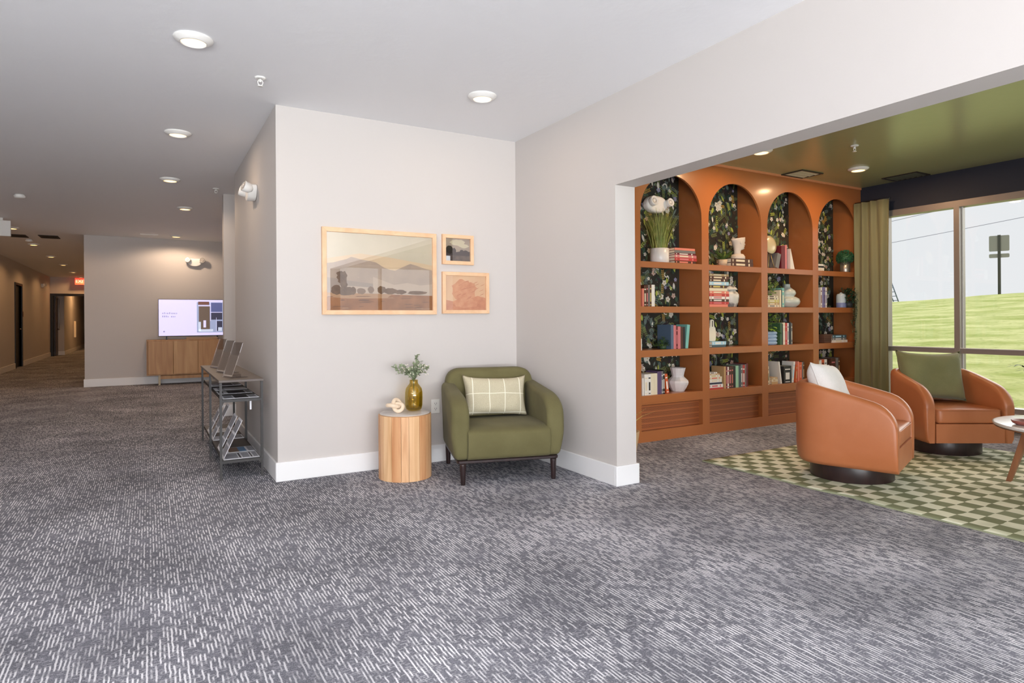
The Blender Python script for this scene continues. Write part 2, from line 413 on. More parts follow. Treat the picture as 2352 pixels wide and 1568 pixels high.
def window_y(name, x0, x1, muls):
    f = G(); y = YR
    f.box(x0, x1, y - .09, y + .035, 2.35, 2.42); f.box(x0, x1, y - .09, y + .035, .25, .30)
    for m in [x0 + .025] + muls + [x1 - .025]: f.box(m - .025, m + .025, y - .09, y + .035, .30, 2.35)
    w = struct(f.done(name, ALU)); gl = G(); gl.box(x0 + .01, x1 - .01, y - .04, y - .034, .26, 2.41); gl.done('pane', GLASS, w)
def window_w():  # unseen west window, added to go with the upward fill lamp
    f = G(); x = XH - .03
    f.box(x - .1, x, -3, 1.8, 2.35, 2.42); f.box(x - .1, x, -3, 1.8, .25, .30)
    for m in (-2.975, -1.4, .2, 1.775): f.box(x - .1, x, m - .025, m + .025, .30, 2.35)
    w = struct(f.done('window_added_west', ALU)); gl = G(); gl.box(x - .06, x - .054, -2.99, 1.79, .26, 2.41); gl.done('pane', GLASS, w)
window_w()
window_y('window_2', -2.6, 2.4, [-.93, .73]); window_y('window_3', 3.3, 7.1, [4.57, 5.83])
sbox('trim_window_sill', XW - .05, XW + .0, -3.4, 4.25, WZ0 - .03, WZ0, WHITE_TRIM)

# baseboards (0.14 high)
def base(name, segs):
    g = G()
    for x0, x1, y0, y1 in segs: g.box(x0, x1, y0, y1, 0, .14, bev=.003, seg=1)
    return struct(g.done(name, WHITE_TRIM))
b_ = .016
base('baseboard_back', [(XA - b_, XB - b_, Y1 - b_, Y1)])
base('baseboard_hall_side', [(XA - b_, XA, Y1 + .0005, 7.33), (XA - b_, 2.08, 7.33, 7.33 + b_)])
base('baseboard_pier', [(XA - b_, 2.08, 8.5 - b_, 8.5), (XA - b_, XA, 8.5, 8.65)])
base('baseboard_television', [(XT - b_, 1.9, YT - b_, YT), (XT - b_, XT, YT, 26.8)])
base('baseboard_right', [(XB - b_, XB, YJ, Y1), (XB - b_, XJ + b_, YJ - b_, YJ), (XJ, XJ + b_, YJ, YB)])
base('baseboard_west', [(XH, XH + b_, YR, 20.12), (XH, XH + b_, 21.2, 26.8)])
base('baseboard_passage', [(-2.62, -2.604, 27.6, 40), (-2.95, -2.604, 27.584, 27.6)])
#@@DOORS
BLACKD = mat('door_black', (20, 18, 18), .5); DBROWN = wood('dark_door_wood', (48, 26, 16), (64, 36, 22), (10, 10, 1.2), .45)
g = G()
g.box(XH - .1, XH + .02, 20.12, 20.2, 0, 2.2); g.box(XH - .1, XH + .02, 21.12, 21.2, 0, 2.2); g.box(XH - .1, XH + .02, 20.2, 21.12, 2.14, 2.2)
d = struct(g.done('door_1', BLACKD)); g = G(); g.box(XH - .09, XH - .045, 20.2, 21.12, .01, 2.14); g.done('door_leaf', BLACKD, d)
g = G(); g.tube([(XH - .045, 21.02, 1.0), (XH - .0, 21.02, 1.0), (XH - .0, 20.9, 1.0)], .01); g.done('door_handle', STEEL, d)
g = G(); g.box(-2.94, -2.86, 26.76, 26.95, 0, 2.17); g.box(-1.38, -1.3, 26.76, 26.95, 0, 2.17); g.box(-2.86, -1.38, 26.76, 26.95, 2.09, 2.17)
d = struct(g.done('door_2', BLACKD))
g = G(); g.box(-2.845, -2.80, 26.98, 27.58, .01, 2.08); g.done('door_leaf', DBROWN, d)
g = G(); g.tube([(-2.78, 27.0, 2.03), (-2.73, 27.1, 2.03), (-2.78, 27.35, 2.03)], .012); g.done('door_closer', STEEL, d)
g = G(); g.tube([(-2.79, 27.5, .95), (-2.76, 27.5, .95), (-2.76, 27.5, 2.0), (-2.79, 27.5, 2.0)], .012); g.cyl(.03, .9, .95, c=(-2.77, 27.5)); g.done('door_handle', STEEL, d)
GLOWW = mat('wall_lamp_glow', (255, 222, 170), .5, emit=.12)
g = G(); g.box(-2.62, -2.56, 31.0, 31.18, .56, 1.22, bev=.01); tag(g.done('wall_sconce', GLOWW), 'tall pale sconce on the passage wall beyond the end doorway', 'wall lamp')
g = G(); g.box(XH, XH + .012, 21.28, 21.36, 1.33, 1.47, bev=.004, seg=1)
tag(g.done('room_sign', mat('maroon_sign', (92, 34, 26), .4)), 'small maroon plaque on the corridor wall beside the black door', 'sign')

#@@CEILING ITEMS
LENS = mat('lamp_lens', (255, 226, 186), .4, emit=1.6); LENSW = mat('lamp_lens_warm', (255, 196, 118), .4, emit=5.0)
def ceiling_light(x, y, power, label, color=WARM, r=.1, point=False):
    t = thing('ceiling_light', label, 'ceiling light', (x, y, H), group='round white downlights along the ceiling')
    g = G(); g.lathe([(r, 0), (r * 1.02, -.004), (r * .98, -.01), (r * .7, -.026), (r * .66, -.028), (r * .64, -.02), (r * .64, -.002)], 40); g.done('trim_ring', WHITE, t)
    g = G(); g.lathe([(0, -.024), (r * .5, -.0235), (r * .645, -.021)], 40); g.done('lens', LENSW if y > 7 or x > 4 else LENS, t)
    if point: l = lamp('downlight_glow', 'SPOT', (x, y, H - .05), power, color, direction=(0, 0, -1)); l.data.shadow_soft_size = .06; l.data.spot_size = math.radians(168); l.data.spot_blend = .35
    else: l = lamp('downlight_glow', 'AREA', (x, y, H - .03), power, color, r * 1.2, direction=(0, 0, -1))
    return t
for x, y, p, l in [(0.225, 3.91, 4, 'large-looking round downlight on the white ceiling nearest the camera, above the open carpet'),
                   (0.22, 5.92, 5, 'round downlight, second from the camera in the hall row'),
                   (0.215, 7.89, 26, 'round downlight, third from the camera in the hall row'),
                   (0.446, 9.79, 46, 'round downlight, fourth from the camera in the hall row'),
                   (0.446, 13.05, 42, 'small round downlight close to the wall above the television'),
                   (2.04, 3.93, 3, 'round downlight above the green armchair and framed pictures')]:
    ceiling_light(x, y, p, l, (1.0, .74, .52), point=y > 7)
CW = (1.0, .54, .22)
for x, y, l in [(-1.94, 13.1, 'corridor downlight partly behind the hanging exit sign'),
             (-1.98, 15.68, 'corridor downlight just beyond the dark ceiling vents'),
             (-1.99, 18.37, 'corridor downlight before the black door, third in the corridor row'),
             (-1.99, 20.84, 'corridor downlight level with the black door'),
             (-2.02, 23.78, 'corridor downlight just before the red exit sign'),
             (-2.02, 26.3, 'last corridor downlight, right above the red exit sign'),
             (-1.9, 30.0, 'downlight in the passage seen through the end doorway')]:
    ceiling_light(x, y, 21 if y < 28 else 70, l, CW, point=True)
t = ceiling_light(6.51, 3.93, 12, 'round downlight on the olive library ceiling near the bookcase', (1, .62, .34), .1)
ceiling_light(5.0, 3.95, 12, 'round downlight on the olive library ceiling over the arches', (1, .62, .34), .1)

def sprinkler(x, y, label):
    t = thing('sprinkler', label, 'sprinkler', (x, y, H))
    g = G(); g.lathe([(0, 0), (.034, 0), (.036, -.004), (.03, -.009), (.012, -.012), (.012, -.004)], 28); g.done('cover_ring', WHITE, t)
    g = G(); g.cyl(.008, -.03, -.004); g.tube([(-.008, 0, -.012), (-.016, 0, -.03), (-.012, 0, -.045), (0, 0, -.052)], .003); g.tube([(.008, 0, -.012), (.016, 0, -.03), (.012, 0, -.045), (0, 0, -.052)], .003); g.done('frame', WHITE, t)
    g = G(); g.cyl(.017, -.056, -.053, 16); g.done('deflector', WHITE, t)
sprinkler(.634, 4.33, 'white fire sprinkler on the ceiling by the wall corner')
sprinkler(.70, 8.2, 'small fire sprinkler on the hall ceiling before the pier')
sprinkler(5.61, 3.42, 'white fire sprinkler on the olive library ceiling')
def smoke(x, y, label, r=.06):
    t = thing('smoke_detector', label, 'smoke detector', (x, y, H))
    g = G(); g.lathe([(0, 0), (r * .85, 0), (r * .85, -.012), (0, -.012)], 28); g.done('mounting_plate', WHITE, t)
    g = G(); g.lathe([(r, -.0125), (r, -.022), (r * .92, -.036), (r * .6, -.044), (0, -.046), (0, -.0125)], 28); g.done('sensor_cap', WHITE, t)
smoke(-1.363, 9.72, 'white smoke detector on the hall ceiling'); smoke(-1.95, 14.89, 'white smoke detector on the corridor ceiling beside a downlight')
def vent(name, x0, x1, y0, y1, m, mf, label, n=6):
    t = thing(name, label, 'vent', ((x0 + x1) / 2, (y0 + y1) / 2, H)); a, b = (x1 - x0) / 2, (y1 - y0) / 2
    g = G(); f = .02
    g.box(-a, a, -b, -b + f, -.01, 0); g.box(-a, a, b - f, b, -.01, 0); g.box(-a, -a + f, -b + f, b - f, -.01, 0); g.box(a - f, a, -b + f, b - f, -.01, 0); g.done('frame', mf, t)
    g = G()
    for i in range(n):
        y = -b + f + (2 * b - 2 * f) * (i + .5) / n; w = (b - f) / n * .7
        g.hexa([(-a + f, y - w, -.004), (a - f, y - w, -.004), (a - f, y + w, -.009), (-a + f, y + w, -.009), (-a + f, y - w, -.002), (a - f, y - w, -.002), (a - f, y + w, -.006), (-a + f, y + w, -.006)])
    g.done('louvre', m, t)
DV = mat('dark_vent', (40, 34, 32), .6)
vent('ceiling_vent', 6.02, 6.38, 4.24, 4.5, mat('vent_cream', (205, 212, 190), .5), mat('vent_rim_dark', (50, 50, 42), .5), 'pale slatted air vent on the olive ceiling before the bookcase', 3)
vent('ceiling_vent', 7.2, 7.48, 3.70, 4.08, mat('vent_green', (90, 95, 80), .5), DV, 'dark rimmed air vent on the olive ceiling near the window')
vent('ceiling_vent', -2.16, -1.90, 14.1, 14.5, DV, DV, 'dark air vent on the corridor ceiling behind the exit sign')
vent('ceiling_vent', -1.71, -1.42, 14.0, 14.45, DV, DV, 'dark air vent on the corridor ceiling nearer the television wall')
vent('ceiling_vent', -.12, .16, 13.02, 13.12, WHITE, WHITE, 'narrow white air slot on the ceiling before the television wall', 2)

def text_mesh(s, size, name='lettering', extrude=.001):
    c = bpy.data.curves.new(name, 'FONT'); c.body = s; c.size = size; c.extrude = extrude; c.align_x = 'CENTER'; c.align_y = 'CENTER'
    o = bpy.data.objects.new('tmp', c); COL.objects.link(o); dg = bpy.context.evaluated_depsgraph_get()
    me = bpy.data.meshes.new_from_object(o.evaluated_get(dg)); bpy.data.objects.remove(o); me.name = name
    return me
def text(s, size, m, parent, loc, rot=(PI / 2, 0, 0), name='lettering'):
    me = text_mesh(s, size, name); me.materials.clear(); me.materials.append(m)
    o = bpy.data.objects.new(name, me); COL.objects.link(o); o.parent = parent; o.location = loc; o.rotation_euler = rot; return o
t = thing('exit_sign', 'white boxy sign hanging from the hall ceiling at the picture edge', 'sign', (-1.94, 12.0, H))
g = G(); g.box(-.19, .15, -.02, .02, -.27, -.035, bev=.006, seg=2); g.done('housing', WHITE, t)
g = G(); g.box(-.10, .06, -.03, .03, -.035, 0, bev=.004, seg=1); g.done('canopy', WHITE, t)
t = thing('exit_sign', 'glowing red exit sign above the far corridor doorway', 'sign', (-2.04, 26.55, H))
g = G(); g.box(-.17, .17, -.02, .02, -.26, -.03, bev=.005, seg=1); g.done('housing', mat('exit_red', (255, 84, 60), .5, emit=.9), t)
g = G(); g.box(-.05, .05, -.02, .02, -.03, 0); g.done('canopy', WHITE, t)
text('EXIT', .15, mat('exit_letters', (255, 200, 180), .5, emit=1.0), t, (0, -.0215, -.145))

def emergency(loc, rot, label, s=1.0):
    t = thing('emergency_light', label, 'emergency light', loc, rot)
    g = G()   # shield-shaped backing, faces local -y
    prof = [(-.13, .05), (-.10, .068), (.10, .068), (.13, .05), (.12, 0), (.08, -.05), (.03, -.07), (-.03, -.07), (-.08, -.05), (-.12, 0)]
    prof = [(a * s, b * s) for a, b in prof]
    g.prism(rpoly(prof, .02, 3), 'y', -.075 * s, 0, bev=.014, seg=3, smooth=True); g.done('housing', WHITE, t)
    for sx in (-1, 1):
        mx = Matrix.Translation((sx * .108 * s, -.085 * s, .03 * s)) @ Matrix.Rotation(math.radians(72), 4, 'X') @ Matrix.Rotation(sx * .25, 4, 'Y')
        g = G(); g.lathe([(0, -.05 * s), (.028 * s, -.048 * s), (.044 * s, -.02 * s), (.048 * s, .03 * s), (.044 * s, .034 * s)], 28, mtx=mx); h = g.done('lamp_head', WHITE, t)
        g = G(); g.lathe([(.042 * s, .030 * s), (.03 * s, .028 * s), (0, .034 * s)], 28, mtx=mx); g.lathe([(.012 * s, .035 * s), (.016 * s, .041 * s), (.02 * s, .035 * s)], 20, mtx=mx); g.done('reflector', mat('reflector_grey', (196, 190, 184), .25), h)
emergency((XA - .002, 5.82, 2.27), -PI / 2, 'white twin-head emergency light on the hall side wall', .95)
emergency((.78, YT - .002, 2.31), 0, 'white twin-head emergency light high above the television', 1.1)
emergency((XH + .002, 24.78, 2.34), PI / 2, 'small emergency light on the far corridor wall', .9)

#@@LOUNGE FURNITURE
def pillow(w, h, th, mats, n=22, pinch=.06, seam=True, mfun=None, corner=.0):
    """cushion in local XZ plane, thickness along Y, bottom centre at origin"""
    g = G(); V = {}
    for sgn in (1, -1):
        for i in range(n + 1):
            for j in range(n + 1):
                u, v = 2 * i / n - 1, 2 * j / n - 1
                x = u * (w / 2) * (1 - pinch * (1 - v * v) * abs(u) ** 3); z = h / 2 + v * (h / 2) * (1 - pinch * (1 - u * u) * abs(v) ** 3)
                z += corner * (abs(u) ** 6) * max(v, 0) ** 6
                t = th / 2 * max(0, (1 - u ** 4) * (1 - v ** 4)) ** .55
                t *= 1 + .05 * math.sin(5 * u + 3 * v) * (1 - u * u)
                t += .006 * math.sin(9 * u - 4 * v) * (1 - u * u) * (1 - v * v)
                edge = i in (0, n) or j in (0, n)
                key = (i, j, 0 if edge else sgn)
                if key not in V: V[key] = g.bm.verts.new((x, -sgn * t if not edge else 0, z))
        for i in range(n):
            for j in range(n):
                q = [V.get((a, b, sgn)) or V.get((a, b, 0)) for a, b in ((i, j), (i + 1, j), (i + 1, j + 1), (i, j + 1))]
                f = g.bm.faces.new(q if sgn == 1 else q[::-1]); f.smooth = True
    return g
# --- green armchair
t = thing('armchair', 'olive green fabric armchair in the corner below the framed pictures', 'armchair', (2.335, 4.275, 0), math.radians(-15.7))
g = G()
g.prism(rpoly([(-.375, -.36), (.375, -.36), (.36, .35), (-.36, .35)], .03, 3), 'z', .150, .172, bev=.004, seg=1); g.done('base_rail', DARKWOOD, t)
for sx in (-1, 1):
    for sy in (-1, 1):
        x, y = sx * .335, .35 * sy
        g = G(); g.lathe([(0, 0), (.015, 0), (.017, .008), (.0225, .14), (.0225, .15), (0, .15)], 20, (x, y, 0)); g.done('leg', DARKWOOD, t)
def profile_yz():
    return rpoly([(.33, .172), (-.36, .172), (-.385, .30), (-.375, .60), (.34, .672)], [.05, .04, .12, .24, .06], 9)
for sx in (-1, 1):
    g = G(); b = bmesh.new()
    poly = profile_yz(); x0, x1 = (.285, .408)
    g.prism(poly, 'x', x0, x1, bev=.057, seg=7, smooth=True)
    for v in g.bm.verts:      # swell outward, tuck in at the foot and towards the back
        k = (v.co.x - x0) / (x1 - x0); zz = (v.co.z - .17) / .5
        v.co.x += (.010 * math.sin(PI * min(max(zz, 0), 1)) - .018 * (1 - min(zz * 3, 1)) - .02 * max(v.co.y, 0) / .34) * k
        v.co.x *= sx
    g.done('arm', OLIVE, t)
g = G(); pl = rpoly([(-.35, .172), (.35, .172), (.365, .45), (.358, .775), (-.358, .775), (-.365, .45)], [.05, .05, .1, .13, .13, .1], 8)
g.prism(pl, 'y', .215, .365, bev=.05, seg=5, smooth=True)
for v in g.bm.verts: v.co.y += (v.co.z - .4) * .12 * (1 if v.co.z > .4 else 0)
g.done('backrest', OLIVE, t)
g = G(); g.prism(rpoly([(.25, .172), (-.375, .172), (-.405, .30), (-.39, .425), (.25, .41)], [.01, .04, .10, .26, .02], 10), 'x', -.304, .304, bev=.075, seg=8, smooth=True)
for v in g.bm.verts:
    kx = 1 - min(1, abs(v.co.x / .31)) ** 2.6; kz = min(1, max(0, (v.co.z - .19) / .22)); ky = min(1, max(0, (-v.co.y - .1) / .28))
    v.co.z += (-.020 + .060 * kx) * kz; v.co.y -= .022 * kx * ky
g.done('seat', OLIVE, t)
# beige check cushion
BEIGE = weave('beige_linen', (186, 176, 148), (204, 194, 166), 300, .9, .1, .3)
LINE = mat('cream_stripe', (236, 230, 208), .9)
g = pillow(.52, .31, .17, None, 36, .09, corner=.018)
for f in g.bm.faces:
    c = f.calc_center_median()
    f.material_index = 0
def on_line(c):
    return any(abs(c.x - k) < .0045 for k in (-.185, -.06, .062, .19)) or abs(c.z - .155) < .0040
o = g.done('throw_pillow', [BEIGE, LINE], None); m = BEIGE
# stripes drawn in the cloth by a material keyed to object coordinates
def stripes_mat():
    m, nt, b = nodes('beige_check_cloth')
    tc = N(nt, 'ShaderNodeTexCoord').outputs['Object']; sp = N(nt, 'ShaderNodeSeparateXYZ'); nt.links.new(tc, sp.inputs[0])
    acc = None
    for ax, k, w in ((0, -.19, .0035), (0, -.06, .003), (0, .062, .003), (0, .19, .0035), (2, .165, .0025), (2, .02, .003)):
        d = M(nt, 'LESS_THAN', M(nt, 'ABSOLUTE', M(nt, 'SUBTRACT', sp.outputs[ax], k)), w)
        acc = d if acc is None else M(nt, 'MAXIMUM', acc, d)
    n = N(nt, 'ShaderNodeTexNoise'); n.inputs['Scale'].default_value = 350; nt.links.new(tc, n.inputs['Vector'])
    base_ = MIX(nt, RANGE(nt, n.outputs[0], .35, .65), lin((184, 174, 146)), lin((206, 197, 170)))
    nt.links.new(MIX(nt, acc, base_, lin((240, 235, 216))), b.inputs['Base Color']); b.inputs['Roughness'].default_value = .9
    bp = N(nt, 'ShaderNodeBump'); bp.inputs['Strength'].default_value = .3; bp.inputs['Distance'].default_value = .002
    nt.links.new(n.outputs[0], bp.inputs['Height']); nt.links.new(bp.outputs[0], b.inputs['Normal'])
    return m
o.data.materials.clear(); o.data.materials.append(stripes_mat())
o.location = (2.372, 4.375, .410); o.rotation_euler = (math.radians(-16), math.radians(1.5), math.radians(-15.7))
tag(o, 'beige rectangular cushion with cream check lines in the green armchair', 'cushion')
# --- drum side table
t = thing('side_table', 'round drum side table of light oak slats beside the green armchair', 'side table', (1.66, 4.49, 0))
g = G(); n = 18
for k in range(n):
    a0 = 2 * PI * k / n + .006 + .04 * math.sin(k * 2.3); a1 = 2 * PI * (k + 1) / n - .006 + .04 * math.sin((k + 1) * 2.3)
    ps = [(r * math.cos(a0 + (a1 - a0) * i / 4), r * math.sin(a0 + (a1 - a0) * i / 4)) for r, rng in ((.1955, range(5)), (.172, range(4, -1, -1))) for i in rng]
    g.prism(ps, 'z', 0.0, .468, mi=k % 3, bev=.0012, seg=1)
tones = [SLAT, wood('oak_slats_pale', (214, 164, 116), (238, 198, 152), (26, 26, 1.6), .5), wood('oak_slats_warm', (196, 136, 90), (222, 172, 124), (26, 26, 1.6), .5)]
g.done('slatted_drum', tones, t)
g = G(); g.cyl(.192, .4, .472, 48); g.done('inner_core', wood('drum_rim', (170, 128, 92), (190, 148, 108)), t)
g = G(); g.cyl(.186, .4721, .4775, 56, bev=.002); g.done('tabletop', mat('stone_top', (205, 198, 192), .25, noise=(14, (176, 170, 166), .7)), t)
# amber vase
AMB = thin_glass('amber_glass', (.97, .86, .40, 1), .05, .02, .5)
t = thing('glass_vase', 'amber glass bottle vase on the drum side table', 'vase', (1.757, 4.555, .4780))
g = G(); prof = [(0, .002), (.045, .002), (.058, .012), (.0655, .04), (.067, .10), (.066, .14), (.06, .168), (.045, .19), (.033, .204), (.031, .215), (.032, .232)]
g.lathe(prof + [(r - .003, z) for r, z in reversed(prof[2:])] + [(0, .010)], 40); g.done('vase_body', AMB, t)
g = G(); g.lathe([(.0, .011), (.052, .011), (.061, .04), (.061, .10), (0, .10)], 32); g.done('water', thin_glass('amber_water', (.99, .97, .93, 1), .01, 0, .1), t)
LEAFG = mat('eucalyptus_leaf', (124, 138, 104), .6, noise=(30, (178, 184, 156), .9)); STEMM = mat('green_stem', (92, 104, 66), .6)
t = thing('eucalyptus_stems', 'sprigs of grey green eucalyptus standing in the amber vase', 'plant', (1.757, 4.555, .49))
rs = random.Random(3); gs, gl, gb = G(), G(), G()
F_, R_ = Vector((.36, .93, 0)), Vector((.93, -.36, 0))
for hx, hz, c in [(-.145, .32, 9), (-.085, .33, 9), (-.06, .29, 8), (.03, .41, 13), (.045, .36, 9), (.11, .31, 10), (.075, .33, 9), (-.02, .30, 9), (.05, .28, 8), (-.11, .27, 7), (-.04, .27, 7), (.02, .29, 8), (.08, .27, 7), (-.13, .29, 7), (.0, .34, 9), (.045, .31, 8)]:
    dy = rs.uniform(-.05, .03); end = R_ * hx + F_ * dy + Vector((0, 0, hz)); pts = []
    for i in range(9):
        t_ = i / 8; p = Vector((0, 0, 0)).lerp(Vector((0, 0, .215)), min(t_ * 2, 1)) if t_ <= .5 else None
        if t_ > .5: s_ = (t_ - .5) * 2; p = Vector((0, 0, .215)) * (1 - s_) + end * s_ + Vector((0, 0, .03 * math.sin(PI * s_)))
        pts.append(p + R_ * hx * .06 * t_)
    gs.tube(pts, .0016, 6)
    for k in range(c * 2):
        s_ = .15 + .85 * k / (c * 2 - 1); q = Vector((0, 0, .215)) * (1 - s_) + end * s_ + Vector((0, 0, .03 * math.sin(PI * s_))) + R_ * hx * .06
        d = Vector((rs.uniform(-1, 1), rs.uniform(-1, 1), rs.uniform(-.3, .9)))
        gl.leaf(q, d, (rs.uniform(-1, 1), rs.uniform(-1, 1), 1), rs.uniform(.022, .034), rs.uniform(.015, .024), fold=.2)
for k in range(60):
    q = R_ * rs.uniform(-.09, .12) + F_ * rs.uniform(-.04, .03) + Vector((0, 0, rs.uniform(.25, .34)))
    gl.lathe([(0, -.006), (.006, 0), (0, .006)], 8, tuple(q), mi=1)
gs.done('stems', STEMM, t); gl.done('leaves', [LEAFG, mat('pale_bud', (236, 226, 210), .7)], t, fix=False)
# wooden knot
KN = wood('pale_knot_wood', (228, 204, 176), (240, 220, 196), (20, 20, 20), .5)
g = G(); pts = []
for i in range(96):
    a = 2 * PI * i / 96; pts.append(((math.sin(a) + 2 * math.sin(2 * a)) * .021, (math.cos(a) - 2 * math.cos(2 * a)) * .021, -math.sin(3 * a) * .016))
g.tube(pts, .0150, 12, closed=True, mtx=Matrix.Rotation(math.radians(28), 4, 'X') @ Matrix.Rotation(.4, 4, 'Z'))
zmin = min(v.co.z for v in g.bm.verts)
tag(g.done('wooden_knot', KN, loc=(1.60, 4.515, .4778 - zmin)), 'pale carved wooden knot ornament on the drum side table', 'ornament')
# outlet
t = thing('wall_outlet', 'white electrical outlet low on the wall beside the green armchair', 'outlet', (2.045, Y1, .457))
g = G(); g.box(-.037, .037, -.006, 0, -.058, .058, bev=.003, seg=2); g.done('cover_plate', WHITE, t)
for dz in (-.021, .021):
    g = G(); g.prism(rpoly([(-.017, -.014 + dz), (.017, -.014 + dz), (.017, .014 + dz), (-.017, .014 + dz)], .008, 4), 'y', -.008, -.006); s_ = g.done('socket', WHITE, t)
    g = G(); g.box(-.009, -.006, -.0085, -.008, -.001 + dz, .008 + dz); g.box(.006, .009, -.0085, -.008, -.001 + dz, .008 + dz); g.cyl(.003, -.0004, .0001, 12, mtx=Matrix.Translation((0, -.0083, dz - .008)) @ Matrix.Rotation(PI / 2, 4, 'X')); g.done('slots', BLACK, s_)

#@@PICTURES
PGLASS = thin_glass('picture_glass', (1, 1, 1, 1), .16, 0, .75)
def frame(x0, x1, z0, z1, w, label, paint, name='framed_picture', pal=None):
    t = thing(name, label, 'picture', ((x0 + x1) / 2, Y1, z0)); a = (x1 - x0) / 2; h = z1 - z0
    g = G(); D = .03
    for p in ([(-a, 0), (a, 0), (a - w, w), (-a + w, w)], [(-a, h), (a, h), (a - w, h - w), (-a + w, h - w)], [(-a, 0), (-a + w, w), (-a + w, h - w), (-a, h)], [(a, 0), (a - w, w), (a - w, h - w), (a, h)]):
        g.prism(p, 'y', -D, 0, bev=.0015, seg=1)
    g.done('frame', FRAMEWOOD, t)
    g = G(); A = a - w + .001; hh = h - 2 * w
    k = 0
    for mi, poly in paint:
        y = -.012 - k * .00012; k += 1
        g.face([(-A + 2 * A * u, y, w + hh * v) for u, v in poly], mi)
    ob = g.done('print', pal, t, fix=False)
    g = G(); g.face([(-A, -.018, w), (A, -.018, w), (A, -.018, h - w), (-A, -.018, h - w)]); g.done('glazing', PGLASS, t, fix=False)
def pm(n, c, c2=None, sc=6): return mat('print_' + n, c, .9, spec=.1, noise=(sc, c2, 1) if c2 else None)
def blob(cx, cy, rx, ry, n=16, seed=0, j=.15):
    r = random.Random(seed); return [(cx + rx * math.cos(2 * PI * i / n) * (1 + r.uniform(-j, j)), cy + ry * math.sin(2 * PI * i / n) * (1 + r.uniform(-j, j))) for i in range(n)]
full = [(0, 0), (1, 0), (1, 1), (0, 1)]
pal = [pm('sky', (224, 212, 190), (214, 204, 182), 3), pm('haze', (228, 204, 172)), pm('mountain', (184, 165, 150), (196, 176, 158), 8), pm('hill', (176, 160, 148)), pm('valley', (205, 186, 168)),
       pm('field', (176, 124, 84), (152, 104, 70), 10), pm('field_light', (190, 152, 118)), pm('tree', (118, 94, 78), (138, 112, 92), 30), pm('bush', (140, 110, 86), (120, 92, 70), 30), pm('stroke', (130, 92, 68)), pm('far_tree', (152, 128, 110))]
rr = random.Random(5)
P = [(0, full), (1, [(0, .45), (1, .45), (1, .62), (.6, .7), (.3, .74), (0, .66)]),
     (2, [(0, .60), (.06, .61), (.13, .64), (.18, .66), (.22, .69), (.26, .68), (.31, .66), (.40, .645), (.45, .63), (.52, .57), (.58, .54), (.63, .53), (.70, .58), (.78, .63), (.86, .60), (.93, .57), (1, .55), (1, .2), (0, .2)]),
     (3, [(0, .42), (.08, .41), (.16, .39), (.28, .37), (.42, .35), (.42, .2), (0, .2)]),
     (4, [(.42, .44), (.5, .40), (.62, .34), (.75, .37), (.88, .34), (1, .36), (1, .2), (.42, .2)]),
     (4, [(.12, .32), (.4, .30), (.4, .2), (.12, .2)]),
     (5, [(0, .225), (1, .20), (1, 0), (0, 0)]), (6, [(.0, .225), (.6, .215), (.55, .16), (.2, .15), (0, .17)])]
P += [(7, blob(.14, .42, .045, .09, 18, 1, .2)), (7, blob(.155, .33, .03, .08, 16, 2)), (7, blob(.12, .47, .03, .03, 12, 3)), (7, blob(.15, .28, .012, .09, 8, 4, .05)), (7, blob(.17, .25, .09, .055, 22, 5, .12)), (7, blob(.09, .26, .05, .06, 16, 6)), (7, blob(.235, .25, .03, .055, 14, 7)),
      (10, blob(.31, .25, .045, .04, 14, 8)), (10, blob(.40, .27, .03, .045, 14, 9)), (8, blob(.50, .27, .04, .05, 16, 10)), (8, blob(.58, .255, .07, .04, 20, 11)), (8, blob(.68, .245, .06, .03, 18, 12)), (8, blob(.85, .24, .1, .025, 18, 13))]
for i in range(26):
    x, y, l = rr.uniform(0, .9), rr.uniform(.01, .19), rr.uniform(.04, .14); P.append((9 if rr.random() < .4 else 6 if rr.random() < .4 else 5, [(x, y), (x + l, y + .004), (x + l * .8, y + .010), (x + l * .2, y + .008)]))
P += [(9, blob(.33, .13, .05, .012, 12, 20)), (9, blob(.14, .13, .02, .008, 10, 21))]
frame(1.128, 2.053, 1.213, 1.874, .034, 'large wide picture of hazy mountains and a brown field in a light frame', P, pal=pal)
pal = [pm('dusk', (196, 178, 160), (164, 146, 132), 5), pm('cloud', (216, 204, 176)), pm('dark_tree', (58, 50, 50)), pm('meadow', (120, 104, 96), (92, 80, 76), 24), pm('hedge', (84, 74, 74)), pm('card', (236, 238, 240))]
P = [(0, full), (1, blob(.5, .82, .3, .14, 18, 1)), (1, blob(.75, .68, .2, .09, 16, 2)), (3, [(0, .3), (1, .3), (1, 0), (0, 0)]), (4, [(0, .46), (.3, .46), (.45, .40), (.6, .44), (.75, .42), (1, .44), (1, .25), (0, .25)]),
     (2, blob(.17, .5, .14, .18, 18, 3, .12)), (4, blob(.35, .45, .09, .13, 14, 4)), (4, blob(.66, .44, .07, .07, 12, 5)), (4, blob(.82, .43, .1, .06, 14, 6)), (3, [(.3, .2), (1, .24), (1, .22), (.3, .17)]), (5, [(0, 0), (.2, 0), (.2, .22), (0, .22)])]
frame(2.108, 2.395, 1.630, 1.879, .030, 'smallest framed picture, dark trees under a cloudy sky, with a white card', P, pal=pal)
pal = [pm('peach', (236, 200, 160), (228, 186, 146), 5), pm('tree_rust', (216, 150, 112), (228, 172, 132), 18), pm('rust', (206, 138, 102), (222, 158, 118), 20), pm('white_sky', (246, 240, 232)), pm('line', (200, 128, 96))]
P = [(0, full), (1, blob(.45, .55, .3, .34, 26, 1, .12)), (1, blob(.6, .66, .16, .16, 18, 2)), (2, [(0, .3), (.3, .22), (.5, .28), (.8, .42), (1, .36), (1, 0), (0, 0)]), (1, blob(.5, .2, .3, .14, 18, 4))]
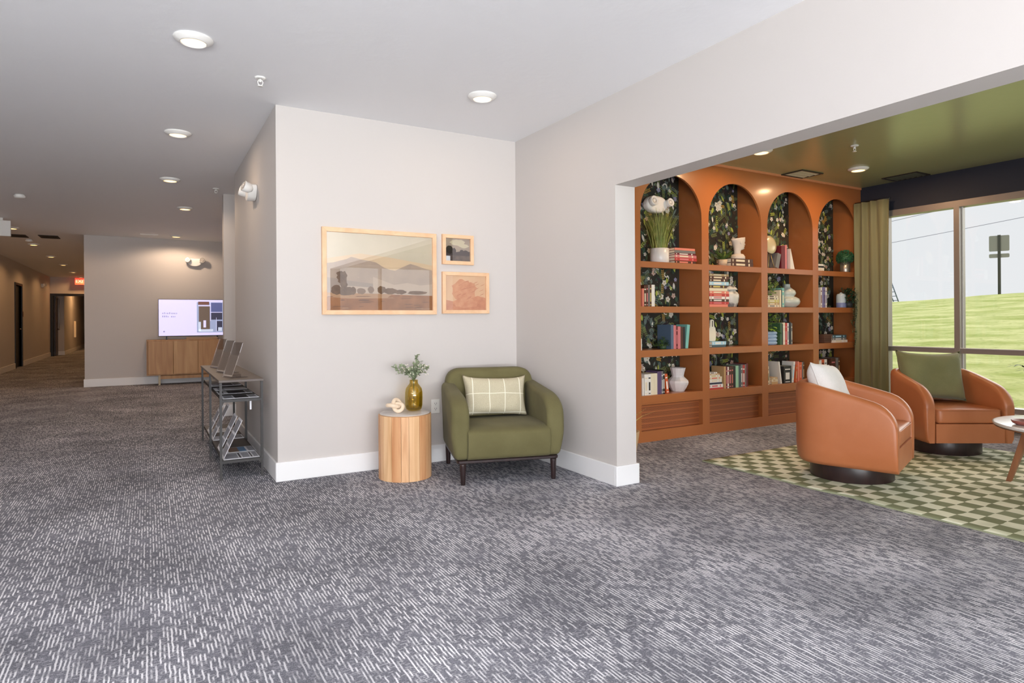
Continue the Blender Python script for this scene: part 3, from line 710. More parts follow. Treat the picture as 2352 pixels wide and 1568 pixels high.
for i in range(26):
    x, y = rr.uniform(.2, .85), rr.uniform(.1, .8); P.append((2 if i % 2 else 4, [(x, y), (x + .10, y + .05), (x + .13, y + .08), (x + .05, y + .04)]))
frame(2.106, 2.541, 1.220, 1.568, .030, 'framed peach and rust picture of a broad tree, below the smallest picture', P, pal=pal)

#@@RACK
t = thing('console_shelf', 'narrow grey metal shelf stand along the hall wall holding brochures', 'shelf', (0, 0, 0))
x0, x1 = .455, .738; ya, ym, yb = 5.07, 5.97, 6.88
for y in (ya, ym, yb):
    for x in (x0, x1):
        g = G(); g.box(x - .0085, x + .0085, y - .0085, y + .0085, 0, .716); g.done('leg', RACKM, t)
g = G(); g.box(x0 - .014, x1 + .014, ya - .014, yb + .014, .717, .735, bev=.002, seg=1); g.done('top_shelf', RACKTOP, t)
for z, nm in ((.585, 'middle_shelf'), (.135, 'bottom_shelf')):
    g = G(); g.box(x0 + .0115, x1 - .0115, ya, yb, z, z + .006);
    g.box(x0 + .0115, x0 + .014, ya + .012, yb - .012, z - .012, z + .012); g.box(x1 - .014, x1 - .0115, ya + .012, yb - .012, z - .012, z + .012); g.box(x0 + .009, x1 - .009, ya - .008, ya - .005, z - .014, z + .004); g.done(nm, RACKM, t)
ACR = thin_glass('acrylic', (.95, .92, .90, 1), .14, .02, .7)
PW = mat('brochure_white', (232, 232, 236), .5); PG_ = mat('brochure_grey', (150, 152, 160), .5); PK = mat('brochure_dark', (62, 60, 62), .5); PB = mat('brochure_blue', (88, 130, 170), .5); PBR = mat('brochure_brown', (120, 96, 78), .5)
def holder(y, label, x=.55):
    o = thing('brochure_holder', label, 'brochure holder', (x, y, .736), math.radians(16), group='clear slanted brochure holders')
    g = G(); g.box(0, .115, 0, .17, 0, .004); g.hexa([(-.012, 0, 0), (-.008, 0, 0), (-.008, .17, 0), (-.012, .17, 0), (.078, 0, .268), (.082, 0, .268), (.082, .17, .268), (.078, .17, .268)])
    g.box(.06, .064, 0, .17, .004, .03); g.done('stand', ACR, o)
    g = G(); k = .335
    g.hexa([(-.004, .006, .012), (-.001, .006, .012), (-.001, .164, .012), (-.004, .164, .012), (.0496, .006, .170), (.0526, .006, .170), (.0526, .164, .170), (.0496, .164, .170)]); g.done('brochure', [mat('brochure_cream', (252, 244, 234), .6)], o)
    g = G(); g.hexa([(.055, .0, .19), (.0575, .0, .19), (.0575, .004, .19), (.055, .004, .19), (.078, .0, .262), (.0805, .0, .262), (.0805, .004, .262), (.078, .004, .262)]); g.done('label_strip', PW, o)
holder(5.20, 'clear slanted brochure holder at the near end of the shelf stand top')
holder(5.74, 'clear slanted brochure holder in the middle of the shelf stand top')
holder(6.34, 'clear slanted brochure holder at the far end of the shelf stand top')
def brochure(x, y, z, w, h, label, cols, lean=0, rz=0, group='printed brochures on the shelf stand'):
    """flat or leaning sheet with printed panels"""
    g = G(); g.box(0, w, 0, h, 0, .0025); k = 0
    for a, b, c, d, m in cols: g.box(a * w, b * w, c * h, d * h, .0025, .0030, mi=m)
    o = g.done('brochure', [PW, PG_, PK, PB, PBR]); o.location = (x, y, z); o.rotation_euler = (0, lean, rz); return tag(o, label, 'brochure', group)
c3 = [(.06, .3, .06, .94, 1), (.34, .72, .06, .94, 2), (.76, .95, .06, .94, 1)]
z = .5925
brochure(.47, 5.10, z, .255, .21, 'open brochure on the middle shelf at its near end', c3)
brochure(.47, 5.45, z, .255, .21, 'open brochure, second from the near end of the middle shelf', [(.05, .18, .06, .94, 2), (.3, .8, .06, .94, 2), (.85, .97, .05, .9, 1)])
brochure(.475, 5.75, z, .25, .20, 'white brochure lying past the halfway of the middle shelf', [(.1, .3, .1, .9, 1)])
brochure(.475, 6.15, z, .25, .21, 'dark printed brochure at the far end of the middle shelf', c3)
z = .1425
brochure(.475, 5.09, z, .25, .22, 'open white brochure on the bottom shelf at its near end', [(.06, .42, .1, .9, 1), (.45, .5, .1, .95, 2), (.54, .74, .1, .9, 1), (.77, .81, .1, .95, 2), (.85, .97, .1, .9, 1)])
brochure(.49, 5.34, z, .245, .22, 'brochure with a brown and blue photo on the bottom shelf', [(.2, .5, .1, .95, 4), (.5, .72, .1, .95, 3), (.78, .97, .1, .95, 1)])
brochure(.475, 5.98, z, .25, .20, 'printed brochure at mid depth of the bottom shelf', [(.4, .65, .1, .9, 4), (.7, .95, .1, .9, 1)])
brochure(.475, 6.4, z, .25, .20, 'white brochure at the far end of the bottom shelf', [(.6, .9, .1, .9, 1)])
c4 = [(.06, .3, .08, .92, 1), (.35, .6, .08, .92, 1), (.66, .95, .08, .92, 1)]
def leaner(x, y, label, L=.31, ang=65, m=c4):
    brochure(x, y, .1435, L, .2, label, m, lean=-math.radians(ang))
leaner(.475, 5.10, 'slanted display brochure nearest the near end of the bottom shelf'); leaner(.48, 5.42, 'slanted display brochure, second on the bottom shelf', .3)
leaner(.475, 6.0, 'slanted display brochure, third on the bottom shelf', .32); leaner(.475, 6.35, 'slanted display brochure at the far end of the bottom shelf', .34)
g = G(); g.box(.660, .672, ya + .05, ya + .052, .50, .575); g.tube([(.666, ya + .05, .574), (.666, ya + .05, .586)], .001, 5)
tag(g.done('price_tag', PW), 'small white paper tag hanging under the middle shelf', 'tag')

#@@TV
t = thing('sideboard', 'low oak sideboard under the television', 'sideboard', (.60, 13.43, 0))
a = .635
g = G(); g.box(-a, a, -.18, .2, .185, .20); g.box(-a, a, -.18, .2, .815, .833); g.box(-a, -a + .018, -.18, .2, .20, .815); g.box(a - .018, a, -.18, .2, .20, .815); g.box(-a + .018, a - .018, .19, .2, .20, .815); g.done('body', OAK, t)
for k in range(3):
    w = (2 * a - .04) / 3; xx = -a + .02 + k * w
    g = G(); g.box(xx + .002, xx + w - .002, -.195, -.176, .203, .812, bev=.002, seg=1); g.done('door', [OAK, wood('oak_veneer_light', (186, 140, 94), (212, 170, 122), (10, 10, 1), .5)][k % 2], t)
g = G(); g.box(-a + .22, a - .22, -.14, -.115, .11, .17); g.box(-a + .22, a - .22, .12, .145, .11, .17); g.done('stretcher', OAK, t)
BL = wood('bleached_oak', (196, 180, 150), (210, 194, 164), (14, 14, 1.5), .5)
for sx in (-1, 1):
    for sy in (-.13, .13):
        g = G(); g.box(sx * (a - .205) - .016, sx * (a - .205) + .016, sy - .016, sy + .016, 0, .185); g.done('leg', BL, t)
t = thing('television', 'flat television on the sideboard showing a floor plan slide', 'television', (.72, 13.40, .8335))
a = .565
g = G(); g.box(-a, a, -.02, .02, .06, .755, bev=.004, seg=1); g.done('bezel', BLACK, t)
SCR = mat('screen_lilac', (214, 210, 250), .4, emit=.78); 
def sc(n, c, e=.75): return mat('screen_' + n, c, .4, emit=e)
g = G(); X0, X1, Z0, Z1 = -a + .008, a - .008, .072, .748
def srect(u0, u1, v0, v1, mi, k): g.box(X0 + (X1 - X0) * u0, X0 + (X1 - X0) * u1, -.0212 - k * .0004, -.0208 - k * .0004, Z0 + (Z1 - Z0) * v0, Z0 + (Z1 - Z0) * v1, mi=mi)
srect(0, 1, 0, 1, 0, 0)
for q in [(.57, .98, .08, .93, 1), (.60, .77, .15, .82, 2), (.59, .76, .86, .95, 3), (.79, .965, .66, .92, 4), (.79, .965, .44, .64, 5), (.79, .88, .45, .54, 1), (.88, .965, .12, .40, 5), (.90, .96, .12, .22, 6), (.67, .71, .22, .42, 0), (.59, .63, .12, .38, 6), (.60, .82, .10, .17, 6), (.87, .875, .10, .5, 0), (.59, .78, .82, .85, 0), (.775, .785, .4, .93, 0), (.78, .965, .64, .655, 0)]:
    srect(*q, 1 + (q[4] in (2, 3, 4, 5)) + 2 * (q[4] in (0, 6)))
g.done('screen', [SCR, sc('grey', (150, 162, 196)), sc('wood_floor', (96, 80, 68)), sc('brown', (110, 72, 62)), sc('blue', (84, 92, 140)), sc('navy', (52, 52, 74)), sc('mist', (196, 208, 232))], t)
g = G(); r_ = random.Random(9); x = .055
for row, (v, n_, x) in enumerate(((.60, 9, .055), (.51, 8, .055))):
    for k in range(n_):
        w = r_.uniform(.014, .022)
        if not (row == 1 and k == 4): srect(x, x + w * .7, v, v + (.035 if r_.random() < .6 else .05), 0, 1)
        x += w + .008
srect(.065, .09, .10, .135, 0, 1)
g.done('faint_caption', sc('caption', (150, 146, 186), .6), t)
for x in (-.43, .43):
    g = G(); g.box(x - .012, x + .012, -.12, .12, 0, .012); g.box(x - .012, x + .012, -.012, .012, .012, .07); g.done('foot', BLACK, t)
g = G(); g.box(.16, .70, 13.28, 13.34, .8335, .872, bev=.004, seg=1)
tag(g.done('soundbar', mat('soundbar_tan', (176, 148, 116), .6), loc=(.45, 0, 0)), 'slim tan bar on the sideboard under the television', 'soundbar')
#@@BOOKCASE
BAYS = [(4.008, 4.813), (4.912, 5.708), (5.808, 6.590), (6.690, 7.455)]
YF, YN = YB, 4.83
SH = [1.710, 1.283, .868, .438]; ST = [.058, .060, .066, .070]
ARCH_TOP = 2.565
t = thing('bookcase', 'built-in terracotta bookcase with four arched bays, floral backs and pierced lower grilles', 'bookcase', (0, 0, 0))
g = G()   # face frame: stiles, rails and the arched head, cut from one board 22 mm thick
d0, d1 = YF, YF + .022
edges = [XJ + .02] + [v for b in BAYS for v in b] + [XW - .002]
for a, b in zip(edges[::2], edges[1::2]): g.box(a, b, d0, d1, 0, H - .012)
for a, b in BAYS:
    r = (b - a) / 2; c = (a + b) / 2; n = 28; ell = .39
    for i in range(n):
        u0, u1 = -1 + 2 * i / n, -1 + 2 * (i + 1) / n
        u0, u1 = math.sin(u0 * PI / 2), math.sin(u1 * PI / 2)
        z0, z1 = [ARCH_TOP - ell + ell * math.sqrt(max(0, 1 - u * u)) for u in (u0, u1)]
        x0_, x1_ = c + r * u0, c + r * u1
        g.hexa([(x0_, d0, z0), (x1_, d0, z1), (x1_, d1, z1), (x0_, d1, z0), (x0_, d0, H - .012), (x1_, d0, H - .012), (x1_, d1, H - .012), (x0_, d1, H - .012)])
    g.box(a, b, d0, d1, .355, .368); g.box(a, b, d0, d1, 0, .103)
g.done('face_frame', TERRA, t)
g = G(); g.box(XJ + .02, XW - .002, YF - .012, YF, H - .024, H); g.done('cornice_strip', mat('terracotta_edge', (214, 140, 96), .4), t)
for a, b in zip(edges[::2], edges[1::2]):
    g = G()
    for x in ([a, b - .018] if b - a < .2 else [b - .018]): g.box(x, x + .018, d1, YN, 0, H - .012)
    g.done('side_panel', TERRA, t)
for a, b in BAYS:
    for k, (z, th) in enumerate(zip(SH, ST)):
        g = G(); g.box(a, b, d0, d1 - .0005, z - th, z, bev=.0015, seg=1); g.box(a, b, d1 - .0005, YN, z - .03, z); g.done('shelf', TERRA, t)
g = G(); g.box(4.0, XW - .004, YN, YN + .012, .10, H - .012); g.done('back_board', mat('wallpaper_ground', (40, 42, 36), .7, noise=(6, (60, 52, 40), .8)), t)
# floral wallpaper on the niche backs
r_ = random.Random(11)
cols = [(48, 72, 60), (66, 90, 70), (92, 98, 62), (70, 56, 44), (122, 132, 80), (176, 188, 84), (186, 150, 74), (226, 222, 208), (198, 172, 160), (150, 150, 178), (112, 126, 118), (52, 40, 48)]
wm = [mat('wallpaper_print_%d' % i, c, .7) for i, c in enumerate(cols)]
def motif_leaf(g, x, z, ang, L, w, mi, y):
    pts = []
    for i in range(7): t_ = i / 6; pts.append((L * t_, w * math.sin(PI * t_) ** .8))
    for i in range(5, 0, -1): t_ = i / 6; pts.append((L * t_, -w * math.sin(PI * t_) ** .8))
    ca, sa = math.cos(ang), math.sin(ang); g.face([(x + ca * p - sa * q, y, z + sa * p + ca * q) for p, q in pts], mi)
def motif_disc(g, x, z, r, mi, y, n=7):
    g.face([(x + r * math.cos(2 * PI * i / n), y, z + r * math.sin(2 * PI * i / n)) for i in range(n)], mi)
for bi, (a, b) in enumerate(BAYS):
    g = G(); lo, hi = .40, 2.70
    def P_(m=.0): return r_.uniform(a + .01 + m, b - .01 - m), r_.uniform(lo + m, hi - m)
    k = 0; Y = YN - .0015
    for i in range(520):    # dark ground foliage
        x, z = P_(.03); motif_leaf(g, x, z, r_.uniform(0, 6.28), r_.uniform(.05, .10), r_.uniform(.010, .022), r_.choice([0, 0, 1, 1, 2, 3, 10, 11]), Y - .00001 * i)
    Y -= .004
    for i in range(120):     # sprigs of small leaves
        x, z = P_(.07); an = r_.uniform(0, 6.28); m = r_.choice([2, 4, 4, 5, 6, 6, 10, 10]); L = r_.uniform(.05, .09)
        for j in range(5):
            q = j / 4 * L
            for s_ in (-1, 1): motif_leaf(g, x + math.cos(an) * q, z + math.sin(an) * q, an + s_ * .75, .028, .005, m, Y - .00002 * i)
    Y -= .003
    for i in range(95):     # flowers
        x, z = P_(.045); R_f = r_.uniform(.016, .032); a0 = r_.uniform(0, 6.28); m = r_.choice([7, 7, 7, 8, 9])
        for j in range(5): motif_leaf(g, x, z, a0 + j * 2 * PI / 5, R_f * 1.1, R_f * .42, m, Y - .00003 * i - .00001 * j)
        motif_disc(g, x, z, R_f * .22, 6, Y - .00003 * i - .0001, 6)
    for i in range(60):     # single bright leaves, fern curls, berries
        x, z = P_(.06); motif_leaf(g, x, z, r_.uniform(1.2, 2.2), r_.uniform(.05, .085), r_.uniform(.010, .017), r_.choice([5, 5, 4, 7]), Y - .0026)
    for i in range(44):
        x, z = P_(.05); a0 = r_.uniform(0, 6.28); rr_ = r_.uniform(.022, .036); m = r_.choice([7, 10, 4])
        for j in range(8):
            an = a0 + j * .42; motif_leaf(g, x + rr_ * math.cos(an), z + rr_ * math.sin(an), an + 1.9, .02, .007, m, Y - .0028 - .00001 * j)
    for i in range(140):
        x, z = P_(.02); motif_disc(g, x, z, r_.uniform(.002, .005), r_.choice([7, 7, 5, 8]), Y - .0032)
    g.done('floral_wallpaper', wm, t, fix=False)
# pierced grilles
def grille_mat():
    m, nt, b = nodes('pierced_terracotta')
    tc = N(nt, 'ShaderNodeTexCoord').outputs['Object']; sp = N(nt, 'ShaderNodeSeparateXYZ'); nt.links.new(tc, sp.inputs[0])
    X, Z = sp.outputs[0], sp.outputs[2]; P_ = .018
    def cell(v, o): return M(nt, 'SUBTRACT', M(nt, 'FRACT', M(nt, 'ADD', M(nt, 'DIVIDE', v, P_), o)), .5)
    def dots(ox, oz, r): return M(nt, 'LESS_THAN', M(nt, 'ADD', M(nt, 'POWER', cell(X, ox), 2), M(nt, 'POWER', cell(Z, oz), 2)), r)
    row = M(nt, 'FRACT', M(nt, 'DIVIDE', Z, P_ * 3)); keep = M(nt, 'GREATER_THAN', row, .18)
    d = M(nt, 'MULTIPLY', M(nt, 'MAXIMUM', dots(0, 0, .07), dots(.5, .5, .05)), keep)
    nt.links.new(MIX(nt, d, lin((176, 102, 58)), lin((52, 24, 12))), b.inputs['Base Color']); b.inputs['Roughness'].default_value = .45
    return m
GR = grille_mat()
for a, b in BAYS:
    g = G(); g.box(a, b, YF + .050, YF + .056, .09, .367); g.done('grille', GR, t)

#@@BOOKS
BAYN = ['bay nearest white opening', 'second arched bay', 'third arched bay', 'bay beside the curtain']
SHN = ['top shelf', 'second shelf', 'third shelf', 'lowest shelf']
ORD = ['first', 'second', 'third', 'fourth', 'fifth', 'sixth', 'seventh', 'eighth', 'ninth', 'tenth', 'eleventh', 'twelfth', 'thirteenth']
BC = dict(red=(186, 62, 56), pink=(206, 120, 124), salmon=(224, 132, 112), maroon=(110, 34, 44), brown=(82, 48, 34), 
          black=(34, 32, 34), grey=(120, 118, 116), white=(232, 228, 220), cream=(226, 214, 186), blue=(84, 104, 128), sky=(168, 208, 226), teal=(124, 184, 174),
          green=(66, 98, 66), mint=(158, 204, 172), purple=(92, 72, 108), lilac=(126, 122, 168), navy=(44, 50, 74), orange=(206, 92, 48), tan=(196, 160, 112), yellow=(206, 192, 110), slate=(70, 90, 96))
def bmat(c): return mat('book_' + c, BC[c], .5)
def book_mesh(th, dp, h, c, strip=None):
    """spine towards -Y, thickness along X, height along Z"""
    g = G(); b = min(.003, th * .14)
    g.box(-th / 2, -th / 2 + b, 0, dp, 0, h); g.box(th / 2 - b, th / 2, 0, dp, 0, h); g.box(-th / 2 + b, th / 2 - b, 0, b, 0, h)
    mats = [bmat(c)]
    if strip:
        mats.append(bmat(strip)); e = -.0004
        g.box(-th * .26, th * .26, e, 0, h * .22, h * .62, mi=1); g.box(-th * .34, th * .34, e, 0, h * .78, h * .84, mi=1); g.box(-th * .3, th * .3, e, 0, h * .06, h * .10, mi=1)
    cov = g.done('book', mats)
    g = G(); g.box(-th / 2 + b + .0002, th / 2 - b - .0002, b + .0002, dp - .003, .0025, h - .0025); g.done('pages', PAPER, cov)
    return cov
def book(x, y, z, th, dp, h, c, label, group, strip=None, mode='up', lean=0, yaw=0):
    o = book_mesh(th, dp, h, c, strip); o.location = (x, y, z)
    if mode == 'up': o.rotation_euler = (0, lean, yaw)
    else: o.rotation_euler = Euler((0, PI / 2, 0)).to_matrix().to_4x4().to_euler(); o.rotation_euler = (Matrix.Rotation(yaw, 3, 'Z') @ Matrix.Rotation(PI / 2, 3, 'Y')).to_euler()
    return tag(o, label, 'book', group)
def row(bay, sh, x, specs, y=YF + .028, dp=.15, what='upright', first=0):
    """specs: (thickness, height, colour, title colour, extra lean in degrees)"""
    z = SH[sh] + .0006; n = first
    for sp in specs:
        th, h, c = sp[:3]; st = sp[3] if len(sp) > 3 else None; ln = math.radians(sp[4]) if len(sp) > 4 else 0; d = sp[5] if len(sp) > 5 else dp; gap = sp[6] if len(sp) > 6 else 0
        x += gap; zz = z
        if ln > 0: cx = x + th / 2; zz = z + th / 2 * math.sin(ln)
        elif ln < 0: cx = x + h * math.sin(-ln) + th / 2; zz = z + th / 2 * math.sin(-ln)
        else: cx = x + th / 2
        book(cx, y, zz, th, d, h, c, '%s %s book, %s in its row, %s, %s' % (c, 'leaning' if ln else what, ORD[n], SHN[sh], BAYN[bay]), 'books on the %s, %s' % (SHN[sh], BAYN[bay]), st, 'up', ln)
        x += th * (1 / max(.3, math.cos(ln)) if ln else 1) + (h * math.sin(abs(ln)) if ln else 0) + .0012; n += 1
    return n
def stack(bay, sh, x, specs, y=YF + .03, dp=.15, z=None, name='stack'):
    """specs bottom to top: (thickness, length, colour, title colour)"""
    z = SH[sh] + .0006 if z is None else z; N_ = len(specs)
    for i, sp in enumerate(specs):
        th, L, c = sp[:3]; st = sp[3] if len(sp) > 3 else None; yw = math.radians(sp[4]) if len(sp) > 4 else 0
        book(x + (sp[5] if len(sp) > 5 else 0), y, z + th / 2, th, dp, L, c, '%s book lying %s from top of %s, %s, %s' % (c, ORD[N_ - 1 - i], name, SHN[sh], BAYN[bay]), 'books on the %s, %s' % (SHN[sh], BAYN[bay]), st, 'flat', 0, yw)
        z += th + .0008
    return z
# bay 1
stack(0, 0, 4.475, [(.026, .285, 'brown', 'salmon'), (.030, .30, 'red', 'pink'), (.026, .295, 'pink', 'cream'), (.018, .285, 'maroon', 'white'), (.026, .28, 'grey'), (.022, .275, 'salmon')], dp=.2)
row(0, 1, 4.052, [(.020, .17, 'salmon'), (.028, .20, 'brown', 'cream'), (.022, .205, 'brown', 'pink'), (.020, .205, 'grey'), (.020, .21, 'brown', 'yellow'), (.040, .208, 'white')])
row(0, 2, 4.03, [(.012, .11, 'white')])
row(0, 2, 4.415, [(.034, .238, 'blue', None, 0, .19, 0), (.032, .232, 'pink'), (.022, .222, 'maroon', 'pink'), (.036, .220, 'pink'), (.030, .214, 'brown'), (.030, .214, 'black'), (.038, .236, 'teal', None, 7)], first=1)
row(0, 3, 4.045, [(.016, .165, 'white')])
row(0, 3, 4.072, [(.044, .200, 'white', 'cream'), (.036, .20, 'white', 'black'), (.038, .202, 'cream'), (.040, .203, 'cream'), (.026, .218, 'purple'), (.026, .22, 'purple'), (.018, .22, 'grey', 'white'), (.020, .23, 'black', 'white'), (.034, .19, 'orange', 'white', -7)], dp=.16, first=1)
# bay 2
stack(1, 0, 5.275, [(.040, .34, 'brown', 'cream'), (.042, .335, 'brown', 'cream')], dp=.2)
stack(1, 1, 4.95, [(.026, .27, 'salmon'), (.026, .285, 'red', 'pink'), (.026, .285, 'brown', 'white'), (.026, .29, 'white', 'pink'), (.028, .29, 'red', 'salmon'), (.026, .285, 'salmon', 'cream'), (.030, .265, 'cream'), (.028, .255, 'brown', 'yellow'), (.036, .285, 'sky', 'white'), (.028, .27, 'brown', 'cream'), (.028, .295, 'brown', 'cream'), (.022, .285, 'tan', 'cream')], dp=.17, name='tall stack')
row(1, 2, 4.93, [(.012, .24, 'white'),])
stack(1, 2, 4.985, [(.024, .20, 'slate'), (.034, .205, 'sky', 'white')], dp=.15, name='pair')
zt = stack(1, 3, 4.935, [(.016, .21, 'red'), (.034, .205, 'white', 'pink'), (.018, .19, 'navy'), (.030, .188, 'white', 'cream'), (.026, .19, 'cream', 'salmon'), (.018, .16, 'white', 'yellow'), (.014, .155, 'tan', 'cream'), (.014, .12, 'white', 'brown')], dp=.13, name='small stack')
row(1, 3, 5.155, [(.026, .228, 'tan', None, 0, .17), (.022, .222, 'maroon', 'pink'), (.020, .222, 'white', 'red'), (.040, .226, 'brown', 'pink'), (.024, .228, 'brown', 'salmon'), (.034, .225, 'black'), (.044, .228, 'mint'), (.034, .226, 'slate'), (.028, .236, 'grey', 'white'), (.032, .232, 'red', 'white'), (.020, .238, 'grey'), (.026, .246, 'maroon')], dp=.17)
# bay 3
row(2, 0, 5.975, [(.058, .165, 'grey', None, 15, .15), (.062, .255, 'maroon', None, 0, .17), (.03, .265, 'pink', None, 0, .17)], y=YF + .03)
stack(2, 1, 5.835, [(.026, .20, 'cream', 'grey'), (.024, .20, 'tan', 'cream'), (.030, .20, 'yellow', 'cream'), (.022, .19, 'cream', 'brown'), (.022, .18, 'cream', 'brown')], dp=.14, name='cream stack')
row(2, 1, 6.045, [(.024, .19, 'cream'), (.012, .195, 'black'), (.036, .215, 'teal', 'cream')])
row(2, 2, 6.048, [(.030, .24, 'green'), (.016, .23, 'black'), (.034, .245, 'cream', 'white'), (.038, .242, 'red', 'pink'), (.022, .24, 'white', 'grey'), (.014, .24, 'navy'), (.026, .25, 'black'), (.020, .238, 'grey', 'cream')])
row(2, 3, 5.82, [(.034, .20, 'cream', 'green', -3)]); 
stack(2, 3, 5.905, [(.028, .10, 'tan'), (.024, .10, 'cream', 'tan'), (.022, .095, 'tan', 'cream')], dp=.13, name='little stack')
row(2, 3, 5.915 + .10, [(.020, .245, 'white', None, -9), ], first=1)
row(2, 3, 6.105, [(.13, .19, 'black', 'white', 0, .13)], first=2)
row(2, 3, 6.245, [(.026, .236, 'white', 'sky', 8), (.026, .20, 'orange', 'tan', 5), (.020, .235, 'salmon'), (.050, .225, 'orange', 'salmon'), (.018, .225, 'grey'), (.022, .23, 'brown', 'tan')], first=3)
# bay 4
row(3, 0, 6.70, [(.016, .13, 'black')]); 
stack(3, 0, 6.725, [(.036, .12, 'white', 'cream'), (.02, .115, 'black'), (.022, .11, 'white')], dp=.14, name='short stack')
row(3, 1, 6.775, [(.024, .235, 'white', 'maroon'), (.026, .238, 'lilac'), (.032, .24, 'lilac', 'purple'), (.030, .235, 'white', 'lilac')])
row(3, 2, 6.70, [(.030, .215, 'white')])
stack(3, 2, 6.995, [(.030, .295, 'white', 'cream'), (.024, .27, 'grey', 'white'), (.034, .275, 'slate', 'sky')], dp=.16)
row(3, 3, 6.72, [(.03, .22, 'cream', 'green'), (.03, .235, 'white'), (.05, .24, 'orange', 'brown'), (.05, .24, 'white', 'grey')], dp=.16)
row(3, 3, 6.96, [(.09, .245, 'brown', 'pink'), (.05, .25, 'grey'), (.03, .255, 'brown', 'tan')], dp=.16, first=4)

#@@ORNAMENTS
def lathe_obj(name, prof, m, parent=None, loc=(0, 0, 0), n=40, fix=True):
    g = G(); g.lathe(prof, n); return g.done(name, m, parent, loc, fix=fix)
CER = mat('white_ceramic', (232, 228, 224), .3)
def pot_plant(name, label, cat, loc, potprof, potm, potn=36):
    t = thing(name, label, cat, loc); lathe_obj('pot', potprof, potm, t, n=potn); return t
def soil(t, r, z):
    g = G(); g.cyl(r, z - .01, z, 24); g.done('soil', mat('soil', (62, 48, 38), .95), t)
def grass_blades(n, spread, hz, r0, seed, w=.0045, curve=.35, z0=0):
    r_ = random.Random(seed); g = G()
    for i in range(n):
        a = r_.uniform(0, 2 * PI); rr_ = r0 * math.sqrt(r_.random()); L = hz * r_.uniform(.6, 1.0); s_ = spread * r_.uniform(.2, 1)
        b0 = Vector((rr_ * math.cos(a), rr_ * math.sin(a), z0)); a2 = a + r_.uniform(-.6, .6); prev = None; sd = Vector((-math.sin(a2 + r_.uniform(-1, 1)), math.cos(a2), 0)).normalized()
        for k in range(5):
            t_ = k / 4; c = b0 + Vector((math.cos(a2), math.sin(a2), 0)) * s_ * (t_ * (1 - curve) + curve * t_ ** 3) + Vector((0, 0, L * (t_ - .10 * t_ ** 3)))
            ww = w * (1 - t_ * .85) * .5; q = [g.bm.verts.new(c + sd * ww), g.bm.verts.new(c - sd * ww)]
            if prev: g.bm.faces.new([prev[0], prev[1], q[1], q[0]])
            prev = q
    return g
GRASSP = mat('grass_plant', (122, 138, 62), .6, noise=(20, (176, 172, 96), .9)); FERN = mat('fern_green', (70, 104, 52), .6, noise=(25, (110, 142, 70), .9)); DKG = mat('dark_foliage', (40, 66, 44), .6, noise=(30, (66, 92, 56), .9)); LIME = mat('lime_leaf', (126, 172, 60), .5, noise=(12, (170, 204, 96), .9))
t = pot_plant('potted_grass', 'tall grass plant in a white cylinder pot on the top shelf', 'plant', (4.365, 4.645, 1.7106), [(0, 0), (.086, 0), (.092, .006), (.093, .145), (.087, .146), (.086, .13), (0, .128)], CER)
soil(t, .084, .132)
g = grass_blades(420, .17, .44, .07, 4, .0075, .3, .13); g.done('blades', GRASSP, t, fix=False)
t = thing('emergency_light', 'white twin-head emergency light in the arch behind the tall grass', 'emergency light', (4.455, YN - .009, 2.315), 0)
g = G(); g.prism(rpoly([(-.16, .03), (-.10, .085), (.04, .085), (.12, .04), (.12, -.03), (.04, -.085), (-.08, -.085), (-.16, -.04)], .04, 5), 'y', -.09, 0, bev=.03, seg=4, smooth=True); g.done('housing', WHITE, t)
for sx, sc_ in ((-.10, 1), (.115, .85)):
    mx = Matrix.Translation((sx, -.10, .02)) @ Matrix.Rotation(math.radians(78), 4, 'X')
    g = G(); g.lathe([(0, -.05), (.03 * sc_, -.048), (.046 * sc_, -.02), (.05 * sc_, .03), (.044 * sc_, .034), (.036 * sc_, .026), (0, .024)], 32, mtx=mx); g.done('lamp_head', WHITE, t)
    g = G(); g.lathe([(.015 * sc_, .026), (.02 * sc_, .032), (.028 * sc_, .027)], 24, mtx=mx); g.done('reflector', mat('reflector_grey', (196, 190, 184), .25), t)
t = thing('trailing_plant', 'low trailing green plant before the blue book, third shelf', 'plant', (4.36, 4.60, .8686))
lathe_obj('pot', [(0, 0), (.03, 0), (.036, .035), (.03, .036), (0, .03)], mat('dark_green_pot', (60, 84, 54), .5), t, n=20)
r_ = random.Random(8); g = G()
for i in range(230):
    a = r_.uniform(0, 6.28); rr_ = r_.uniform(0, .12); z_ = .02 + .09 * (1 - rr_ / .12) * r_.random() + .01
    g.leaf((rr_ * math.cos(a), -abs(.35 * rr_ * math.sin(a)), z_), (math.cos(a), -.6 * abs(math.sin(a)), r_.uniform(-.2, .5)), (0, 0, 1), .03, .014)
g.done('foliage', FERN, t, fix=False)
WV = mat('matte_white_vase', (222, 216, 214), .6)
g = G(); P_ = [(0, 0), (.062, 0), (.066, .006), (.085, .035), (.104, .072), (.108, .088), (.104, .106), (.080, .128), (.064, .142), (.060, .155), (.066, .185), (.078, .228), (.080, .234), (.075, .234), (.058, .175), (0, .16)]
g.lathe(P_, 12, smooth=False)
tag(g.done('faceted_vase', WV, loc=(4.61, 4.655, .4386)), 'white faceted vase on the lowest shelf beside purple books', 'vase')
